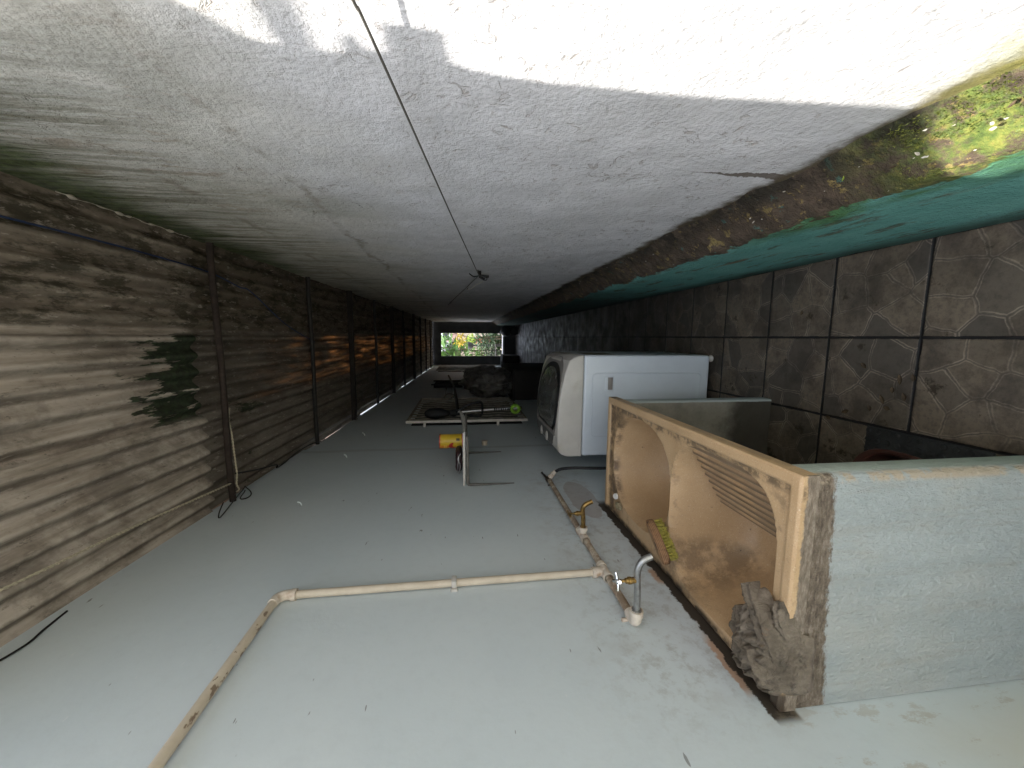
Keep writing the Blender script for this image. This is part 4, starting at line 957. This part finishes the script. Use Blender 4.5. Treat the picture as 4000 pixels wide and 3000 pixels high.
# ------------------------------------------------------------------ gate and garden
gt = thing('bar_gate', 'black barred iron gate half open in the doorway', 'gate', (-.48, 11.5, .38))
for i in range(7):
    x = -.56 + .026 * i; MB().tube([(x, 11.5, .40), (x, 11.5, 2.14)], .0045, 6).build('bar', 'iron_dark', gt)
MB().box((-.575, 11.49, .385), (-.385, 11.51, .41)).box((-.575, 11.49, 1.25), (-.385, 11.51, 1.27)).box((-.398, 11.489, .412), (-.384, 11.511, 2.14)).build('gate_frame', 'iron_dark', gt)
MB().tube([(-.40, 11.47, 2.10), (-.56, 11.47, 1.90)], .012, 8).build('brace', 'iron_dark', gt)

def foliage(mb, c, R_, n_, size, seed, aspect=2.4, droop=.3):
    rnd = random.Random(seed)
    for _ in range(n_):
        while True:
            q = Vector((rnd.uniform(-1, 1), rnd.uniform(-1, 1), rnd.uniform(-1, 1)))
            if q.length < 1 and mn.noise(q * 2.2 + Vector((seed, 0, 0))) > -.25: break
        p = Vector((c[0] + q.x * R_[0], c[1] + q.y * R_[1], c[2] + q.z * R_[2]))
        d = Vector((rnd.gauss(0, 1) + q.x, rnd.gauss(0, 1) + q.y, rnd.gauss(-droop, .7))).normalized()
        s_ = d.cross(Vector((rnd.gauss(0, .4), rnd.gauss(0, .4), 1))).normalized(); nn = d.cross(s_)
        L = size * rnd.uniform(.6, 1.3); w = L / aspect
        mb.add([p, p + d * L * .4 + s_ * w * .5 + nn * w * .15, p + d * L - nn * L * .12, p + d * L * .4 - s_ * w * .5 + nn * w * .15], [(0, 1, 2), (0, 2, 3)])
def plant(name, label, x, y, zc, R_, n_, size, mt, seed, z0=0, cat='plant', stems=5, aspect=2.4, group=None):
    t = thing(name, label, cat, (x, y, z0), group)
    f = MB(); foliage(f, (x, y, zc), R_, n_, size, seed, aspect); f.build('foliage', mt, t, smooth=False)
    rnd = random.Random(seed + 50); s_ = MB()
    for _ in range(stems):
        e = Vector((x + rnd.uniform(-.7, .7) * R_[0], y + rnd.uniform(-.5, .5) * R_[1], zc + rnd.uniform(-.4, .7) * R_[2]))
        b = Vector((x + rnd.uniform(-.05, .05), y + rnd.uniform(-.05, .05), z0)); s_.tube([b, b.lerp(e, .5) + Vector((rnd.uniform(-.06, .06), 0, .04)), e], [.02, .014, .006], 6)
    s_.build('stem', 'bark', t)
    return t
plant('garden_tree', 'tall airy green tree behind the broad leaved plant', -.3, 19, 2.75, (1.5, .8, .85), 800, .22, 'leaf_green', 11, cat='tree', stems=9)
plant('banana_plant', 'broad leaved bright green plant at the left of the doorway view', -.75, 16.5, 2.05, (.55, .5, .7), 70, .55, 'leaf_green', 12, stems=6, aspect=1.9)
plant('dark_shrub', 'dark green fine leaved shrub below the broad leaves', -.55, 18, 1.85, (.45, .4, .5), 420, .16, 'leaf_dark', 13)
plant('croton_bush', 'orange and yellow leaved bush in the middle of the doorway view', -.13, 15.2, 1.60, (.19, .2, .25), 110, .15, 'leaf_croton', 14, aspect=2.6)
plant('lime_plant', 'lime yellow plant in a brown pot', -.09, 14.2, 1.17, (.15, .15, .16), 110, .12, 'leaf_lime', 15, z0=1.0)
plant('strap_plant', 'dark strappy leaved plant low at the right of the doorway', -.05, 13.2, .80, (.18, .2, .36), 130, .34, 'leaf_dark', 16, aspect=9)
plant('low_greenery', 'small green plant behind the barred gate', -.62, 14.5, 1.0, (.3, .3, .5), 160, .18, 'leaf_green', 17)
tag(MB().lathe([(.09, 0), (.105, .01), (.13, .22), (.145, .225), (.145, .26), (.12, .255)], (-.11, 14.2, .80), (0, 0, 1), 20).lathe([(.10, 0), (.09, .80)], (-.11, 14.2, 0), (0, 0, 1), 16).build('plant_pot', 'terracotta'), 'brown terracotta pot on a pedestal under the lime plant', 'pot')
tag(MB().lathe([(.05, 0), (.11, .05), (.13, .16), (.12, .19), (.10, .185)], (-.31, 13.6, 1.16), (0, 0, 1), 18).tube([(-.31, 13.6, 0), (-.31, 13.6, 1.17)], .03, 8).build('plant_pot', 'black_pot'), 'black pot on a post left of the lime plant', 'pot')
fh = thing('far_house', 'pinkish far house with white framed windows beyond the garden', 'house', (1.4, 27, 0))
MB().box((-2.0, 27, 0), (6, 32, 4.35)).build('wall', 'far_house', fh, smooth=False)
MB().prism([(-2.3, 4.35), (6.3, 4.35), (6.3, 4.6), (2, 5.8), (-2.3, 4.6)], 1, 26.7, 32.2).build('roof', 'terracotta', fh, smooth=False)
for (x, z, w) in ((.35, 2.9, .55), (-.85, 2.6, .5)):
    f = MB().box((x - w, 26.93, z - .55), (x + w, 26.995, z + .55), .01).build('window', 'far_white', fh)
    MB().box((x - w + .08, 26.91, z - .45), (x + w - .08, 26.928, z - .05)).build('pane', 'far_dark', f)
tag(MB().box((-2.4, 20, 0), (2.4, 20.2, 1.72), .02).build('garden_wall', 'pave', smooth=False), 'pale beige garden wall in the sun behind the plants', 'wall')
plant('dark_hedge', 'dense dark hedge low behind the garden chair', -.25, 13.9, .42, (.55, .3, .42), 1000, .14, 'leaf_dark', 18)
# wicker chair silhouette
ch = thing('garden_chair', 'dark wire garden chair with lattice back beyond the gate', 'chair', (-.45, 12.9, 0))
MB().box((-.66, 12.7, .42), (-.24, 13.1, .45), .008).build('seat', 'iron_dark', ch)
b = MB()
for i in range(7): x = -.65 + .066 * i; b.tube([(x, 13.08, .45), (x, 13.12, .92)], .006, 6)
for i in range(6): z = .50 + .08 * i; b.tube([(-.66, 13.09, z), (-.24, 13.09, z)], .006, 6)
b.build('backrest', 'iron_dark', ch)
for (x, y) in ((-.65, 12.72), (-.25, 12.72), (-.65, 13.08), (-.25, 13.08)): MB().tube([(x, y, 0), (x, y, .43)], .012, 8).build('leg', 'iron_dark', ch)

# ------------------------------------------------------------------ floor bits
bn = MB(); bc = (-.572, 1.06)
def rr(a, s_): return (bc[0] + s_ * .19 * math.copysign(abs(cos(a)) ** .7, cos(a)), bc[1] + s_ * .16 * math.copysign(abs(sin(a)) ** .7, sin(a)))
K = 48; prof_ = [(.80, .016), (.86, .02), (.98, .105), (1.04, .110), (1.05, .105), (1.045, .098), (.95, .095), (.84, .030), (.4, .028)]
V = [(*rr(2 * pi * i / K, s_), h) for s_, h in prof_ for i in range(K)]
bn.add(V, [(j * K + i, j * K + (i + 1) % K, (j + 1) * K + (i + 1) % K, (j + 1) * K + i) for j in range(len(prof_) - 1) for i in range(K)] + [tuple((len(prof_) - 1) * K + i for i in range(K)), tuple(range(K))])
tag(bn.build('plastic_basin', 'red_plastic', angle=60), 'shallow reddish brown plastic basin under the sink', 'basin')
mt_ = MB().box((-.80, .90, .0005), (-.328, 1.26, .009), .003)
for i in range(14):
    for j in range(11): mt_.lathe([(.011, 0), (.009, .003), (.006, .0038), (.0, .004)], (-.785 + .034 * i, .92 + .033 * j, .0085), (0, 0, 1), 10)
tag(mt_.build('studded_mat', 'mat_rubber'), 'black studded rubber mat on the tiles under the sink', 'mat')
def leaf_mesh(L, w, seed):
    rnd = random.Random(seed); mb = MB(); k = 7; a = rnd.uniform(0, 6.28); cu_ = rnd.uniform(.2, .5)
    def g(t, s_):
        x = L * (t - .5); ww = w * sin(pi * min(.98, max(.02, t))) ** .8; y = ww * s_
        z = .003 + cu_ * L * (t - .5) ** 2 + abs(s_) * w * .35
        return (x * cos(a) - y * sin(a), x * sin(a) + y * cos(a), z)
    return mb.grid(g, fr(0, 1, k), [-1, 0, 1])
rl = random.Random(21)
for i in range(9):
    y = rl.uniform(.5, .95) if i < 6 else rl.uniform(.95, 1.3); t = rl.uniform(.3, .9); x = .352 + .05 * t; z = .598 + .045 * t
    mb = leaf_mesh(rl.uniform(.008, .016), .0028, i); mb.move(lambda p: Vector((x + p.x, y + p.y, z + p.z + .012)))
    tag(mb.build('dead_leaf', 'chip_pale' if i % 2 else 'leaf_lime' if i == 2 else 'leaf_dry'), 'tiny dead leaf on the mossy ledge of the teal plinth', 'leaf', 'dead leaves on the mossy ledge')
for i, (x, y) in enumerate(((-.13, 1.13), (-.18, 1.19), (-.22, 1.22), (-.26, 1.26), (-.14, 1.17), (-.20, 1.15), (-.29, 1.35), (-.33, 1.42), (-.10, 1.30), (-.25, 1.20), (.12, 1.60))):
    mb = leaf_mesh(rl.uniform(.02, .038), .008, i + 30); mb.move(lambda p: Vector((x + p.x, y + p.y, p.z + .001)))
    tag(mb.build('dead_leaf', 'leaf_dry'), 'dry brown leaf on the floor tiles beside the sink', 'leaf', 'dry leaves on the floor tiles')

ms = MB(); rm = random.Random(77)
for _ in range(5200):
    y = rm.uniform(.36, .92); t = rm.random()
    if mn.noise(Vector((y * 9, t * 2.2, 4))) + (.62 - y) * 1.6 < rm.uniform(-.15, .25): continue
    i = 9 + t * 9; k = int(i); q = i - k
    a = plin(y, k); b = plin(y, k + 1); p = Vector([a[c_] + (b[c_] - a[c_]) * q for c_ in range(3)])
    h = rm.uniform(.003, .0075); d = Vector((rm.gauss(-.35, .5), rm.gauss(0, .6), 1)).normalized(); sd = Vector((rm.gauss(0, 1), rm.gauss(0, 1), 0)).normalized() * h * .32
    ms.add([p - sd, p + sd, p + d * h], [(0, 1, 2)])
mo_ = tag(ms.build('moss', 'moss_green', smooth=False), 'soft green yellow moss growing on the ledge of the teal plinth', 'moss'); mo_['kind'] = 'stuff'
# ------------------------------------------------------------------ camera
f_, H = 1500., 1.55
def crv(u, v): return Vector(((u - 2000) / f_, -(v - 1500) / f_, 1.))
Yc = crv(1805, 1315).normalized(); D = crv(13500, 1400).normalized(); D = (D - Yc * D.dot(Yc)).normalized()
Zc = -D; Xc = Yc.cross(Zc)
if Xc.y < 0: Xc = -Xc
right = Vector((Xc.x, Yc.x, Zc.x)); up = Vector((Xc.y, Yc.y, Zc.y)); fwd = Vector((Xc.z, Yc.z, Zc.z))
cam = bpy.data.cameras.new('camera'); co = bpy.data.objects.new('camera', cam); COL.objects.link(co)
cam.sensor_width = 36; cam.lens = 36 * f_ / 4000; cam.clip_start = .02; cam.clip_end = 500
R = Matrix((right, up, -fwd)).transposed()
co.matrix_world = Matrix.Translation((0, 0, H)) @ R.to_4x4()
sc.camera = co

# ------------------------------------------------------------------ light
RATIO = .48
el = math.atan(1 / RATIO)
w = bpy.data.worlds.new('World'); sc.world = w; w.use_nodes = True
nt = w.node_tree; bg = nt.nodes['Background']
sky = nt.nodes.new('ShaderNodeTexSky'); sky.sky_type = 'NISHITA'; sky.sun_disc = False
sky.sun_elevation = el; sky.sun_rotation = radians(270); sky.dust_density = 2.0
hs = nt.nodes.new('ShaderNodeHueSaturation'); hs.inputs['Saturation'].default_value = .45
nt.links.new(sky.outputs[0], hs.inputs['Color']); nt.links.new(hs.outputs[0], bg.inputs[0]); bg.inputs[1].default_value = .15
sl = bpy.data.lights.new('sun', 'SUN'); sl.energy = 2.0; sl.angle = radians(.6); sl.color = (1, .95, .88)
so = bpy.data.objects.new('sun', sl); COL.objects.link(so)
so.rotation_euler = Vector((RATIO, 0, -1)).to_track_quat('-Z', 'Y').to_euler()
so.location = (-3, 0, 6)

sc.view_settings.view_transform = 'Standard'; sc.view_settings.look = 'None'
sc.view_settings.exposure = 2.62; sc.view_settings.gamma = 1
cy = sc.cycles
cy.max_bounces = 14; cy.diffuse_bounces = 10; cy.glossy_bounces = 4; cy.transmission_bounces = 4
cy.sample_clamp_indirect = 4; cy.use_denoising = True
try: cy.denoiser = 'OPENIMAGEDENOISE'
except Exception: pass
cy.use_adaptive_sampling = True; cy.adaptive_threshold = .02
